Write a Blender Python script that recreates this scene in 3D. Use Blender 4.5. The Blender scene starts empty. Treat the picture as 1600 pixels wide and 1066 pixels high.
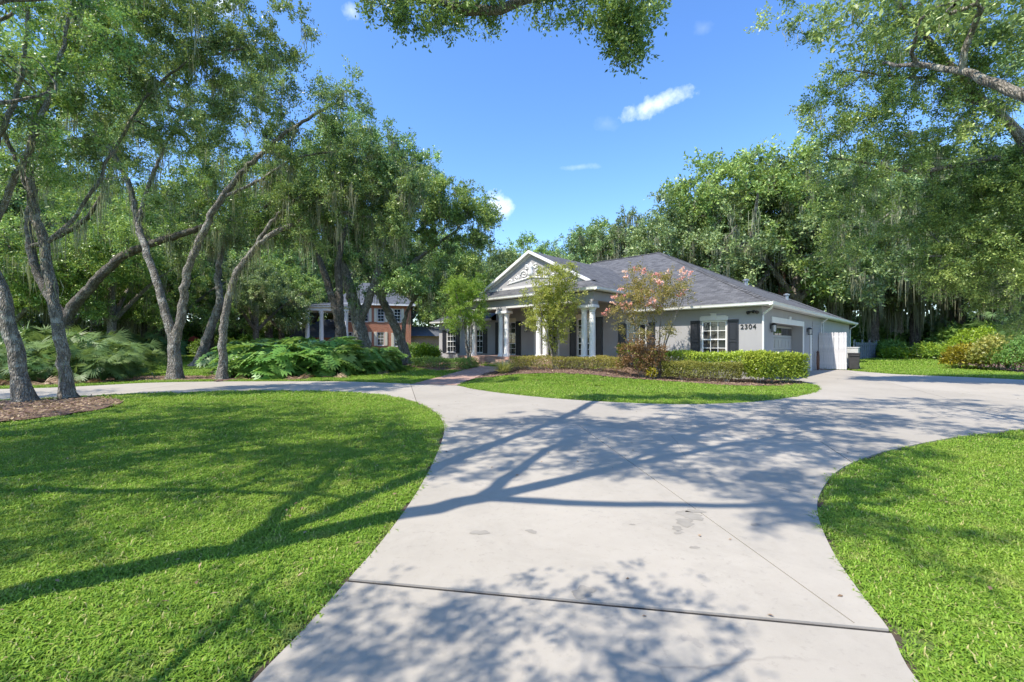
import bpy, bmesh, math, random
import numpy as np
from mathutils import Vector, Matrix
from mathutils.geometry import delaunay_2d_cdt
R = math.radians
scene = bpy.context.scene
COL = scene.collection

# ------------------------------------------------------------------ camera, sky, sun, exposure
F_PX, HOR, CAM_H = 680.0, 538.0, 1.55          # focal length and horizon in 1600 px photo units
cam_d = bpy.data.cameras.new('camera'); cam = bpy.data.objects.new('camera', cam_d); COL.objects.link(cam)
cam_d.sensor_width = 36.0; cam_d.lens = 36.0 * F_PX / 1600.0
cam_d.shift_y = (HOR - 533.0) / 1600.0
cam_d.clip_start = 0.05; cam_d.clip_end = 3000
cam.location = (0, 0, CAM_H); cam.rotation_euler = (R(90), 0, 0)
scene.camera = cam

SUN_EL = R(55)
_h = Vector((-0.806, -0.592)).normalized()
SUN = Vector((_h.x * math.cos(SUN_EL), _h.y * math.cos(SUN_EL), math.sin(SUN_EL)))   # towards the sun
sun_d = bpy.data.lights.new('sun', 'SUN'); sun_d.energy = 3.1; sun_d.angle = R(0.53); sun_d.color = (1.0, 0.925, 0.81)
sun = bpy.data.objects.new('sun', sun_d); COL.objects.link(sun)
sun.rotation_euler = (-SUN).to_track_quat('-Z', 'Y').to_euler(); sun.location = SUN * 60

world = bpy.data.worlds.new('World'); scene.world = world; world.use_nodes = True; world.cycles.sampling_method = 'NONE'
wn, wl = world.node_tree.nodes, world.node_tree.links
wn.clear()
w_out = wn.new('ShaderNodeOutputWorld'); w_bg = wn.new('ShaderNodeBackground'); w_sky = wn.new('ShaderNodeTexSky')
w_sky.sky_type = 'NISHITA'; w_sky.sun_disc = False; w_sky.sun_elevation = SUN_EL
w_sky.sun_rotation = math.atan2(SUN.x, SUN.y); w_sky.air_density = 1.0; w_sky.dust_density = 0.3; w_sky.ozone_density = 3.0
w_bg.inputs['Strength'].default_value = 0.15

def wmath(op, a, b=None, c=None, clamp=False):
    n = wn.new('ShaderNodeMath'); n.operation = op; n.use_clamp = clamp
    for i, v in enumerate((a, b, c)):
        if v is None: continue
        if isinstance(v, (int, float)): n.inputs[i].default_value = v
        else: wl.new(v, n.inputs[i])
    return n.outputs[0]
w_tc = wn.new('ShaderNodeTexCoord')
w_noise = wn.new('ShaderNodeTexNoise'); w_noise.inputs['Scale'].default_value = 26; w_noise.inputs['Detail'].default_value = 7
w_noise.inputs['Roughness'].default_value = 0.62
wl.new(w_tc.outputs['Generated'], w_noise.inputs['Vector'])
cloud_mask = None
# small fair-weather clouds: direction (as photo px), half sizes in px, tilt in degrees, strength
for (cx, cy, ax, ay, tilt, amt) in ((1026, 162, 58, 16, 22, .80), (777, 322, 26, 22, 0, .85), (346, 6, 32, 22, 10, .8), (549, 17, 14, 13, 0, .5),
                                    (905, 261, 30, 5, 3, .22), (946, 194, 22, 12, 0, .08), (1098, 44, 16, 10, 0, .10)):
    c = Vector(((cx - 800) / F_PX, 1.0, (HOR - cy) / F_PX)); L = c.length; c.normalize()
    rt = Vector((1, 0, 0)); rt = (rt - c * rt.dot(c)).normalized(); up = c.cross(rt) * -1
    if up.z < 0: up = -up
    t = R(tilt); a1 = rt * math.cos(t) + up * math.sin(t); a2 = up * math.cos(t) - rt * math.sin(t)
    def dotn(v):
        n = wn.new('ShaderNodeVectorMath'); n.operation = 'DOT_PRODUCT'; wl.new(w_tc.outputs['Generated'], n.inputs[0]); n.inputs[1].default_value = v
        return n.outputs['Value']
    ea = wmath('POWER', wmath('ABSOLUTE', wmath('DIVIDE', dotn(a1), ax / F_PX / L)), 2)
    eb = wmath('POWER', wmath('ABSOLUTE', wmath('DIVIDE', dotn(a2), ay / F_PX / L)), 2)
    d = wmath('SQRT', wmath('ADD', ea, eb))
    m = wmath('SUBTRACT', 1.15, d)
    m = wmath('ADD', m, wmath('MULTIPLY', wmath('SUBTRACT', w_noise.outputs['Fac'], 0.56), 2.4))
    m = wmath('MULTIPLY', m, .62, clamp=True)
    m = wmath('MULTIPLY', m, wmath('GREATER_THAN', dotn(c), 0.5))
    m = wmath('MULTIPLY', m, amt)
    cloud_mask = m if cloud_mask is None else wmath('MAXIMUM', cloud_mask, m)
w_hsv = wn.new('ShaderNodeHueSaturation'); w_hsv.inputs['Saturation'].default_value = 1.2; w_hsv.inputs['Value'].default_value = .97; w_hsv.inputs['Hue'].default_value = .507
wl.new(w_sky.outputs['Color'], w_hsv.inputs['Color'])
w_mix = wn.new('ShaderNodeMix'); w_mix.data_type = 'RGBA'
wl.new(cloud_mask, w_mix.inputs['Factor']); wl.new(w_hsv.outputs['Color'], w_mix.inputs['A']); w_mix.inputs['B'].default_value = (6.0, 6.2, 6.6, 1)
wl.new(w_mix.outputs['Result'], w_bg.inputs['Color']); wl.new(w_bg.outputs['Background'], w_out.inputs['Surface'])

vs = scene.view_settings
vs.view_transform = 'Standard'; vs.look = 'None'; vs.exposure = 1.25; vs.gamma = 1.0; vs.use_curve_mapping = False
scene.cycles.max_bounces = 8; scene.cycles.diffuse_bounces = 4; scene.cycles.transparent_max_bounces = 8
scene.cycles.use_denoising = True; scene.cycles.denoiser = 'OPENIMAGEDENOISE'; scene.cycles.denoising_input_passes = 'RGB_ALBEDO_NORMAL'; scene.cycles.denoising_prefilter = 'ACCURATE'
scene.cycles.sample_clamp_indirect = 3.0; scene.cycles.use_adaptive_sampling = False

# ------------------------------------------------------------------ helpers
def at(px, py, Y):
    """photo pixel at depth Y -> point in the place"""
    return Vector(((px - 800) / F_PX * Y, Y, CAM_H + (HOR - py) / F_PX * Y))

CX, CY = 10.61, 18.47                                  # front right corner of the grey house
UX, UY = -0.7133, 0.7009                               # along its front, towards the neighbour
VX, VY = 0.7009, 0.7133                                # towards its back

def sstep(a, b, x):
    t = np.clip((x - a) / (b - a), 0, 1); return t * t * (3 - 2 * t)

def hz(x, y):
    """height of the ground: the lot rises gently to the porch"""
    x = np.asarray(x, float); y = np.asarray(y, float)
    su = (x - CX) * UX + (y - CY) * UY; dv = (x - CX) * VX + (y - CY) * VY
    return 0.42 * sstep(-8.5, -3.5, dv) * sstep(2.0, 7.0, su) * (1 - sstep(26, 36, su)) * (1 - sstep(14, 30, dv))

def gnd(px, py):
    """photo pixel -> point on the ground"""
    dx, dz = (px - 800) / F_PX, (HOR - py) / F_PX
    t = np.arange(1.5, 90, 0.02)
    z = CAM_H + dz * t
    k = np.argmax(z <= hz(dx * t, t))
    return Vector((dx * t[k], t[k], 0))

def tag(o, label=None, cat=None, group=None, kind=None):
    if label: o['label'] = label
    if cat: o['category'] = cat
    if group: o['group'] = group
    if kind: o['kind'] = kind
    return o

def link(name, me, mat=None, parent=None):
    o = bpy.data.objects.new(name, me); COL.objects.link(o)
    if mat is not None:
        if len(me.materials) == 0: me.materials.append(mat)
    if parent is not None: o.parent = parent
    return o

def empty(name, loc=(0, 0, 0), rz=0.0, parent=None):
    o = bpy.data.objects.new(name, None); COL.objects.link(o)
    o.location = loc; o.rotation_euler = (0, 0, rz); o.empty_display_size = 0.3
    if parent is not None: o.parent = parent
    return o

def mesh_np(name, verts, faces, mat=None, tint=None, smooth=False):
    """verts (n,3), faces (m,k) with one k -> mesh, quickly"""
    verts = np.asarray(verts, np.float32); faces = np.asarray(faces, np.int32)
    me = bpy.data.meshes.new(name); m, k = faces.shape
    me.vertices.add(len(verts)); me.vertices.foreach_set('co', verts.ravel())
    me.loops.add(m * k); me.loops.foreach_set('vertex_index', faces.ravel())
    me.polygons.add(m); me.polygons.foreach_set('loop_start', np.arange(0, m * k, k, dtype=np.int32))
    try: me.polygons.foreach_set('loop_total', np.full(m, k, np.int32))
    except Exception: pass
    if tint is not None:
        a = me.attributes.new('tint', 'FLOAT', 'FACE'); a.data.foreach_set('value', np.asarray(tint, np.float32))
    if smooth: me.polygons.foreach_set('use_smooth', np.ones(m, bool))
    me.update(calc_edges=True)
    if mat is not None: me.materials.append(mat)
    return me

class MB:
    """collects boxes, quads and tubes into one mesh"""
    def __init__(s): s.v = []; s.f = []
    def quad(s, *p):
        n = len(s.v); s.v += [tuple(q) for q in p]; s.f.append(tuple(range(n, n + len(p)))); return s
    def box(s, x0, x1, y0, y1, z0, z1):
        n = len(s.v)
        s.v += [(x0, y0, z0), (x1, y0, z0), (x1, y1, z0), (x0, y1, z0), (x0, y0, z1), (x1, y0, z1), (x1, y1, z1), (x0, y1, z1)]
        s.f += [tuple(n + i for i in q) for q in ((0, 3, 2, 1), (4, 5, 6, 7), (0, 1, 5, 4), (1, 2, 6, 5), (2, 3, 7, 6), (3, 0, 4, 7))]; return s
    def lathe(s, cx, cy, prof, n=20):
        b = len(s.v)
        for (r, z) in prof:
            for i in range(n):
                a = 2 * math.pi * i / n; s.v.append((cx + r * math.cos(a), cy + r * math.sin(a), z))
        for j in range(len(prof) - 1):
            for i in range(n):
                s.f.append((b + j * n + i, b + j * n + (i + 1) % n, b + (j + 1) * n + (i + 1) % n, b + (j + 1) * n + i))
        s.f.append(tuple(b + (len(prof) - 1) * n + i for i in range(n))); s.f.append(tuple(b + i for i in reversed(range(n)))); return s
    def tube(s, pts, rad, n=8, closed=False):
        pts = [Vector(p) for p in pts]; b = len(s.v); m = len(pts)
        for i, p in enumerate(pts):
            t = (pts[(i + 1) % m] - pts[i - 1]) if closed else (pts[min(i + 1, m - 1)] - pts[max(i - 1, 0)])
            t.normalize(); a = t.orthogonal() if abs(t.z) > .95 else t.cross(Vector((0, 0, 1)))
            a.normalize(); c = t.cross(a); r = rad[i] if isinstance(rad, (list, tuple)) else rad
            for k in range(n):
                w = 2 * math.pi * k / n; s.v.append(tuple(p + a * (r * math.cos(w)) + c * (r * math.sin(w))))
        for i in range(m if closed else m - 1):
            for k in range(n):
                i2 = (i + 1) % m
                s.f.append((b + i * n + k, b + i * n + (k + 1) % n, b + i2 * n + (k + 1) % n, b + i2 * n + k))
        if not closed:
            s.f.append(tuple(b + k for k in reversed(range(n)))); s.f.append(tuple(b + (m - 1) * n + k for k in range(n)))
        return s
    def mesh(s, name, mat=None, smooth=False, bevel=0.0):
        me = bpy.data.meshes.new(name); me.from_pydata(s.v, [], s.f)
        bm = bmesh.new(); bm.from_mesh(me); bmesh.ops.recalc_face_normals(bm, faces=bm.faces)
        if bevel:
            bmesh.ops.bevel(bm, geom=[e for e in bm.edges], offset=bevel, segments=1, affect='EDGES', clamp_overlap=True)
        bm.to_mesh(me); bm.free()
        if smooth:
            me.polygons.foreach_set('use_smooth', np.ones(len(me.polygons), bool))
            try: me.set_sharp_from_angle(angle=R(40))
            except Exception: pass
        if mat is not None: me.materials.append(mat)
        return me
    def build(s, name, mat, parent=None, smooth=False, bevel=0.0):
        return link(name, s.mesh(name, mat, smooth, bevel), None, parent)

def inside(poly, x, y):
    poly = np.asarray(poly, float); x = np.asarray(x, float); y = np.asarray(y, float)
    c = np.zeros(x.shape, bool); n = len(poly); j = n - 1
    for i in range(n):
        xi, yi = poly[i]; xj, yj = poly[j]
        m = ((yi > y) != (yj > y))
        with np.errstate(divide='ignore', invalid='ignore'):
            c ^= m & (x < (xj - xi) * (y - yi) / (yj - yi + 1e-12) + xi)
        j = i
    return c

def edge_dist(poly, x, y):
    poly = np.asarray(poly, float); d = np.full(np.shape(x), 1e9)
    for i in range(len(poly)):
        a, b = poly[i - 1], poly[i]; ab = b - a; l2 = (ab ** 2).sum() + 1e-12
        t = np.clip(((x - a[0]) * ab[0] + (y - a[1]) * ab[1]) / l2, 0, 1)
        d = np.minimum(d, np.hypot(x - a[0] - t * ab[0], y - a[1] - t * ab[1]))
    return d

def smooth_poly(pts, n=5, closed=True):
    """Catmull-Rom through 2D points"""
    P = [np.array(p[:2], float) for p in pts]; out = []; m = len(P)
    rng = range(m) if closed else range(m - 1)
    for i in rng:
        p0, p1, p2, p3 = (P[(i - 1) % m], P[i], P[(i + 1) % m], P[(i + 2) % m]) if closed else (P[max(i - 1, 0)], P[i], P[i + 1], P[min(i + 2, m - 1)])
        for k in range(n):
            t = k / n
            out.append(0.5 * (2 * p1 + (p2 - p0) * t + (2 * p0 - 5 * p1 + 4 * p2 - p3) * t * t + (3 * p1 - p0 - 3 * p2 + p3) * t ** 3))
    if not closed: out.append(P[-1])
    return [tuple(p) for p in out]

def sheet(poly, res, zoff, jitter=0.0, zfun=None, seed=1):
    """triangulated sheet over a polygon, draped on the ground -> (verts, faces)"""
    rng = np.random.default_rng(seed); P = np.asarray(poly, float)
    gx, gy = np.meshgrid(np.arange(P[:, 0].min(), P[:, 0].max(), res), np.arange(P[:, 1].min(), P[:, 1].max(), res))
    gx = gx.ravel() + rng.uniform(-.3, .3, gx.size) * res; gy = gy.ravel() + rng.uniform(-.3, .3, gy.size) * res
    k = inside(P, gx, gy) & (edge_dist(P, gx, gy) > res * .4)
    vin = [Vector(p) for p in P] + [Vector((a, b)) for a, b in zip(gx[k], gy[k])]
    n = len(P); edges = [(i, (i + 1) % n) for i in range(n)]
    v, e, f, _, _, _ = delaunay_2d_cdt(vin, edges, [], 1, 1e-5)
    v = np.array([(p.x, p.y) for p in v]); z = (hz(v[:, 0], v[:, 1]) if zfun is None else zfun(v[:, 0], v[:, 1])) + zoff
    if jitter: z = z + rng.uniform(0, jitter, len(z))
    return np.column_stack([v, z]), [tuple(q) for q in f]

# ------------------------------------------------------------------ materials
class NT:
    def __init__(s, name):
        s.m = bpy.data.materials.new(name); s.m.use_nodes = True; s.t = s.m.node_tree; s.n = s.t.nodes; s.l = s.t.links
        s.p = s.n['Principled BSDF']; s.out = s.n['Material Output']; s._c = None
    def co(s, kind='Object'):
        if s._c is None: s._c = s.n.new('ShaderNodeTexCoord')
        return s._c.outputs[kind]
    def put(s, sock, v):
        if isinstance(v, (int, float)): sock.default_value = v
        elif isinstance(v, tuple): sock.default_value = v if len(v) != 3 or sock.type == 'VECTOR' else (*v, 1)
        else: s.l.new(v, sock)
    def noise(s, scale, detail=4, rough=.55, vec=None, dist=0):
        n = s.n.new('ShaderNodeTexNoise'); n.inputs['Scale'].default_value = scale; n.inputs['Detail'].default_value = detail
        n.inputs['Roughness'].default_value = rough; n.inputs['Distortion'].default_value = dist
        s.l.new(vec if vec is not None else s.co(), n.inputs['Vector']); return n.outputs['Fac']
    def voro(s, scale, vec=None, feat='F1', out='Distance'):
        n = s.n.new('ShaderNodeTexVoronoi'); n.feature = feat; n.inputs['Scale'].default_value = scale
        s.l.new(vec if vec is not None else s.co(), n.inputs['Vector']); return n.outputs[out]
    def ramp(s, fac, stops):
        n = s.n.new('ShaderNodeValToRGB'); s.put(n.inputs['Fac'], fac); e = n.color_ramp.elements
        while len(e) < len(stops): e.new(0.5)
        for i, (p, c) in enumerate(stops):
            e[i].position = p; e[i].color = (*c, 1) if len(c) == 3 else c
        return n.outputs['Color']
    def mix(s, fac, a, b, mode='MIX'):
        n = s.n.new('ShaderNodeMix'); n.data_type = 'RGBA'; n.blend_type = mode
        s.put(n.inputs['Factor'], fac); s.put(n.inputs['A'], a); s.put(n.inputs['B'], b); return n.outputs['Result']
    def math(s, op, a, b=0.0, clamp=False):
        n = s.n.new('ShaderNodeMath'); n.operation = op; n.use_clamp = clamp; s.put(n.inputs[0], a); s.put(n.inputs[1], b); return n.outputs[0]
    def mapping(s, scale, rot=(0, 0, 0), vec=None):
        n = s.n.new('ShaderNodeMapping'); n.inputs['Scale'].default_value = scale; n.inputs['Rotation'].default_value = rot
        s.l.new(vec if vec is not None else s.co(), n.inputs['Vector']); return n.outputs['Vector']
    def bump(s, h, strength=.3, dist=.02):
        n = s.n.new('ShaderNodeBump'); n.inputs['Strength'].default_value = strength; n.inputs['Distance'].default_value = dist
        s.l.new(h, n.inputs['Height']); s.l.new(n.outputs['Normal'], s.p.inputs['Normal']); return n.outputs['Normal']
    def base(s, c): s.put(s.p.inputs['Base Color'], c); return s
    def rough(s, r): s.put(s.p.inputs['Roughness'], r); return s
    def attr(s, name='tint'):
        n = s.n.new('ShaderNodeAttribute'); n.attribute_name = name; return n.outputs['Fac']

def plain(name, col, rough=.6, var=.06, scale=3.0, bump=0.0, bscale=60, metal=0.0):
    t = NT(name); n = t.noise(scale, 5)
    d = tuple(max(0, c * (1 - 2 * var)) for c in col); l = tuple(min(1, c * (1 + 2 * var)) for c in col)
    t.base(t.ramp(n, [(.3, d), (.7, l)])).rough(rough); t.p.inputs['Metallic'].default_value = metal
    if bump: t.bump(t.noise(bscale, 4), bump, .01)
    return t.m

def leaf_mat(name, dark, mid, light, trans=.30, rough=.42):
    t = NT(name); a = t.attr()
    col = t.ramp(a, [(0.0, dark), (.5, mid), (1.0, light)])
    oi = t.n.new('ShaderNodeObjectInfo'); hs_ = t.n.new('ShaderNodeHueSaturation'); t.l.new(col, hs_.inputs['Color'])
    t.l.new(t.math('ADD', t.math('MULTIPLY', oi.outputs['Random'], .34), .92), hs_.inputs['Value']); t.l.new(t.math('ADD', t.math('MULTIPLY', oi.outputs['Random'], .03), .487), hs_.inputs['Hue']); col = hs_.outputs['Color']
    t.base(col).rough(rough); t.p.inputs['Specular IOR Level'].default_value = .35
    tr = t.n.new('ShaderNodeBsdfTranslucent'); t.l.new(t.mix(.5, col, (light[0] * 1.3, light[1] * 1.35, light[2] * .6)), tr.inputs['Color'])
    mx = t.n.new('ShaderNodeMixShader'); mx.inputs[0].default_value = trans
    t.l.new(t.p.outputs[0], mx.inputs[1]); t.l.new(tr.outputs[0], mx.inputs[2]); t.l.new(mx.outputs[0], t.out.inputs['Surface'])
    return t.m

M = {}
def build_materials():
    # concrete of the drive
    t = NT('concrete'); n1 = t.noise(.35, 3); n2 = t.noise(6, 6, .65); n3 = t.noise(240, 3, .8)
    c = t.ramp(n1, [(.3, (.345, .314, .264)), (.72, (.420, .383, .326))])
    c = t.mix(t.math('MULTIPLY', t.ramp(n2, [(.35, (0, 0, 0)), (.8, (1, 1, 1))]), .35), c, (.31, .275, .225))
    pits = t.ramp(t.voro(70), [(.03, (1, 1, 1)), (.10, (0, 0, 0))])
    c = t.mix(t.math('MULTIPLY', pits, .30), c, (.22, .20, .18))
    sp = t.ramp(n3, [(.42, (1, 1, 1)), (.5, (0, 0, 0))]); c = t.mix(t.math('MULTIPLY', sp, .16), c, (.30, .28, .26))
    sp2 = t.ramp(n3, [(.58, (0, 0, 0)), (.66, (1, 1, 1))]); c = t.mix(t.math('MULTIPLY', sp2, .18), c, (.53, .49, .43))
    st = t.ramp(t.math('MULTIPLY', t.noise(1.4, 2, .5), t.noise(5.5, 4, .6)), [(.405, (0, 0, 0)), (.425, (1, 1, 1))])
    c = t.mix(t.math('MULTIPLY', st, .3), c, (.21, .20, .19))
    ob = t.n.new('ShaderNodeObjectInfo'); hv = t.n.new('ShaderNodeHueSaturation'); t.l.new(c, hv.inputs['Color']); t.l.new(t.math('ADD', t.math('MULTIPLY', ob.outputs['Random'], .10), .955), hv.inputs['Value']); c = hv.outputs['Color']
    mil = t.ramp(t.noise(.9, 7, .72, None, .4), [(.50, (0, 0, 0)), (.72, (1, 1, 1))]); c = t.mix(t.math('MULTIPLY', mil, .42), c, (.25, .23, .195)); drt = t.ramp(t.noise(16, 5, .75), [(.56, (0, 0, 0)), (.66, (1, 1, 1))]); c = t.mix(t.math('MULTIPLY', t.math('MULTIPLY', drt, t.noise(1.1, 3)), .5), c, (.20, .185, .16))
    ck = t.ramp(t.voro(.32, t.mix(.12, t.co(), t.noise(2.5, 4), 'ADD'), 'DISTANCE_TO_EDGE'), [(.0, (1, 1, 1)), (.0035, (0, 0, 0))]); c = t.mix(t.math('MULTIPLY', t.math('MULTIPLY', ck, t.ramp(t.noise(.5, 2), [(.52, (0, 0, 0)), (.6, (1, 1, 1))])), .45), c, (.12, .11, .10))
    t.base(c).rough(.86); t.bump(t.math('ADD', n3, t.math('MULTIPLY', pits, -.8)), .22, .004); M['concrete'] = t.m
    t = NT('concrete_stain'); t.base(t.ramp(t.noise(8, 4), [(.3, (.255, .235, .20)), (.7, (.315, .29, .25))])).rough(.85); t.bump(t.noise(240, 3, .8), .2, .004); M['stain'] = t.m
    M['joint'] = plain('joint_filler', (.030, .027, .024), .9, .3, 12)
    M['soil'] = plain('dark_soil', (.055, .040, .028), .95, .35, 9, .6, 30)
    # grassy ground below the blades
    t = NT('turf_ground'); n1 = t.noise(.16, 4); n2 = t.noise(1.6, 5, .6); n3 = t.noise(28, 4, .7)
    c = t.ramp(n1, [(.3, (.100, .165, .028)), (.7, (.150, .220, .040))])
    c = t.mix(t.math('MULTIPLY', t.ramp(n2, [(.45, (0, 0, 0)), (.75, (1, 1, 1))]), .45), c, (.20, .205, .065))
    c = t.mix(t.math('MULTIPLY', t.ramp(n3, [(.4, (1, 1, 1)), (.6, (0, 0, 0))]), .6), c, (.060, .090, .020))
    t.base(c).rough(.95); t.bump(n3, .8, .03); M['turf'] = t.m
    # grass blades
    t = NT('grass_blade'); a = t.attr(); oi = t.n.new('ShaderNodeObjectInfo')
    geo = t.n.new('ShaderNodeNewGeometry')
    pn = t.n.new('ShaderNodeTexNoise'); pn.inputs['Scale'].default_value = .55; pn.inputs['Detail'].default_value = 4; t.l.new(geo.outputs['Position'], pn.inputs['Vector'])
    g = t.ramp(a, [(0, (.118, .225, .026)), (.5, (.235, .405, .040)), (.88, (.355, .505, .064)), (1.0, (.56, .50, .22))])
    g = t.mix(t.math('MULTIPLY', t.ramp(pn.outputs['Fac'], [(.45, (0, 0, 0)), (.7, (1, 1, 1))]), .42), g, (.370, .470, .065))
    pn2 = t.n.new('ShaderNodeTexNoise'); pn2.inputs['Scale'].default_value = 3.6; pn2.inputs['Detail'].default_value = 5; pn2.inputs['Roughness'].default_value = .65; t.l.new(geo.outputs['Position'], pn2.inputs['Vector'])
    g = t.mix(t.math('MULTIPLY', t.ramp(pn2.outputs['Fac'], [(.54, (0, 0, 0)), (.70, (1, 1, 1))]), .55), g, (.47, .44, .15))
    g = t.mix(t.math('MULTIPLY', t.ramp(pn2.outputs['Fac'], [(.30, (1, 1, 1)), (.45, (0, 0, 0))]), .45), g, (.120, .235, .035))
    g = t.mix(t.math('MULTIPLY', oi.outputs['Random'], .3), g, (.190, .320, .040))
    t.base(g).rough(.5); t.p.inputs['Specular IOR Level'].default_value = .3
    tr = t.n.new('ShaderNodeBsdfTranslucent'); t.l.new(g, tr.inputs['Color']); mx = t.n.new('ShaderNodeMixShader'); mx.inputs[0].default_value = .32
    t.l.new(t.p.outputs[0], mx.inputs[1]); t.l.new(tr.outputs[0], mx.inputs[2]); t.l.new(mx.outputs[0], t.out.inputs['Surface']); M['blade'] = t.m
    # bark
    for nm, d, l, lich in (('bark', (.135, .115, .092), (.43, .39, .335), (.60, .60, .53)), ('bark_dark', (.075, .06, .046), (.23, .195, .155), (.36, .34, .28)),
                           ('bark_red', (.10, .050, .030), (.26, .14, .085), (.26, .2, .15)), ('bark_pale', (.20, .165, .13), (.46, .41, .345), (.52, .49, .43))):
        t = NT(nm); v = t.mapping((9, 9, 2.2)); n1 = t.noise(1.6, 7, .68, v, .6); vo = t.voro(2.4, v, 'DISTANCE_TO_EDGE')
        c = t.ramp(n1, [(.36, d), (.62, l)])
        c = t.mix(t.ramp(vo, [(.0, (.8, .8, .8)), (.12, (0, 0, 0))]), c, tuple(x * .55 for x in d))
        li = t.ramp(t.noise(3.3, 5, .7), [(.53, (0, 0, 0)), (.62, (1, 1, 1))]); c = t.mix(t.math('MULTIPLY', li, .55), c, lich)
        gr = t.ramp(t.noise(1.1, 4, .6), [(.55, (0, 0, 0)), (.7, (1, 1, 1))]); c = t.mix(t.math('MULTIPLY', gr, .3), c, (.10, .12, .045))
        t.base(c).rough(.92); t.bump(t.math('ADD', n1, t.math('MULTIPLY', vo, 2.0)), 1.0, .06); M[nm] = t.m
    # leaves
    M['oak_leaf'] = leaf_mat('oak_leaf', (0.04, 0.082, 0.034), (0.165, 0.262, 0.088), (0.47, 0.59, 0.215), .20, .38)
    M['oak_leaf_light'] = leaf_mat('oak_leaf_light', (0.052, 0.102, 0.034), (0.205, 0.325, 0.085), (0.52, 0.64, 0.205), .22, .38)
    M['oak_leaf_far'] = leaf_mat('oak_leaf_far', (0.04, 0.078, 0.036), (0.16, 0.24, 0.09), (0.44, 0.53, 0.215), .18, .42)
    M['bush_leaf'] = leaf_mat('bush_leaf', (0.055, 0.12, 0.03), (0.135, 0.24, 0.05), (0.26, 0.4, 0.09), .3, .45)
    M['philo_leaf'] = leaf_mat('philo_leaf', (0.06, 0.14, 0.036), (0.155, 0.285, 0.062), (0.34, 0.47, 0.14), .28, .4)
    M['palmetto_leaf'] = leaf_mat('palmetto_leaf', (0.05, 0.105, 0.038), (0.12, 0.205, 0.07), (0.26, 0.36, 0.14), .28, .45)
    M['hedge_leaf'] = leaf_mat('hedge_leaf', (0.055, 0.115, 0.02), (0.19, 0.29, 0.035), (0.42, 0.52, 0.07), .28, .35)
    M['hedge_red'] = leaf_mat('hedge_red', (0.085, 0.095, 0.028), (0.22, 0.24, 0.05), (0.42, 0.36, 0.09), .28, .4)
    M['lime_leaf'] = leaf_mat('lime_leaf', (.085, .150, .012), (.210, .300, .022), (.400, .470, .045), .3, .35)
    M['myrtle_leaf'] = leaf_mat('myrtle_leaf', (0.14, 0.185, 0.04), (0.33, 0.385, 0.085), (0.56, 0.55, 0.16), .36, .45)
    M['myrtle_green'] = leaf_mat('myrtle_green', (0.1, 0.195, 0.032), (0.215, 0.345, 0.055), (0.36, 0.48, 0.1), .36, .45)
    M['myrtle_rust'] = leaf_mat('myrtle_rust', (.12, .135, .035), (.31, .295, .080), (.54, .42, .17), .34, .45)
    M['copper_leaf'] = leaf_mat('copper_leaf', (0.085, 0.05, 0.032), (0.2, 0.115, 0.055), (0.36, 0.24, 0.09), .25, .4)
    M['croton_leaf'] = leaf_mat('croton_leaf', (.10, .10, .012), (.320, .280, .020), (.520, .300, .030), .25, .35)
    M['flower'] = leaf_mat('pink_flower', (.58, .19, .23), (.72, .38, .36), (.82, .58, .48), .3, .6)
    M['strap_leaf'] = leaf_mat('strap_leaf', (.13, .17, .04), (.30, .33, .10), (.58, .56, .30), .25, .4)
    M['dry_leaf'] = leaf_mat('dry_leaf', (.10, .065, .04), (.25, .165, .10), (.42, .31, .21), .1, .8)
    M['moss'] = leaf_mat('spanish_moss', (.13, .14, .085), (.24, .25, .16), (.38, .385, .27), .35, .9)
    # mulch
    t = NT('mulch'); v = t.voro(22, None, 'F1', 'Color'); n2 = t.noise(40, 4, .7)
    c = t.ramp(v, [(.2, (.085, .046, .034)), (.55, (.20, .115, .085)), (.9, (.34, .23, .18))]); c = t.mix(t.ramp(n2, [(.35, (.7, .7, .7)), (.6, (0, 0, 0))]), c, (.045, .03, .022))
    t.base(c).rough(.95); t.bump(t.noise(30, 5, .7), 1.0, .03); M['mulch'] = t.m
    # house surfaces
    t = NT('grey_stucco'); n1 = t.noise(.5, 3); n2 = t.noise(14, 4, .7)
    c0 = t.ramp(n1, [(.3, (.315, .310, .312)), (.7, (.365, .360, .366))]); dn = t.ramp(t.noise(1.3, 6, .65, t.mapping((3, 3, .5))), [(.5, (0, 0, 0)), (.75, (1, 1, 1))]); t.base(t.mix(t.math('MULTIPLY', dn, .18), c0, (.25, .24, .22))).rough(.9); t.bump(n2, .12, .006); M['stucco'] = t.m
    M['white'] = plain('white_paint', (.78, .775, .755), .45, .02, 2)
    M['cream'] = plain('cream_paint', (.66, .60, .47), .5, .03, 2)
    M['offwhite'] = plain('offwhite_trim', (.62, .61, .585), .5, .02, 2)
    M['black'] = plain('black_paint', (.012, .013, .016), .35, .2, 5)
    M['navy'] = plain('dark_shutter_paint', (.020, .022, .030), .4, .1, 4)
    M['iron'] = plain('black_iron', (.015, .015, .016), .4, .2, 5)
    M['garage'] = plain('garage_door_paint', (.37, .365, .36), .5, .02, 3)
    t = NT('window_glass'); t.base(t.ramp(t.noise(1.6, 2), [(.4, (.012, .014, .016)), (.65, (.05, .055, .06))])).rough(.04); t.p.inputs['Specular IOR Level'].default_value = .7
    t.bump(t.noise(1.8, 1), .04, .05); M['glass'] = t.m
    t = NT('lamp_glass'); t.base((.45, .46, .46)).rough(.15); M['lamp_glass'] = t.m
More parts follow.
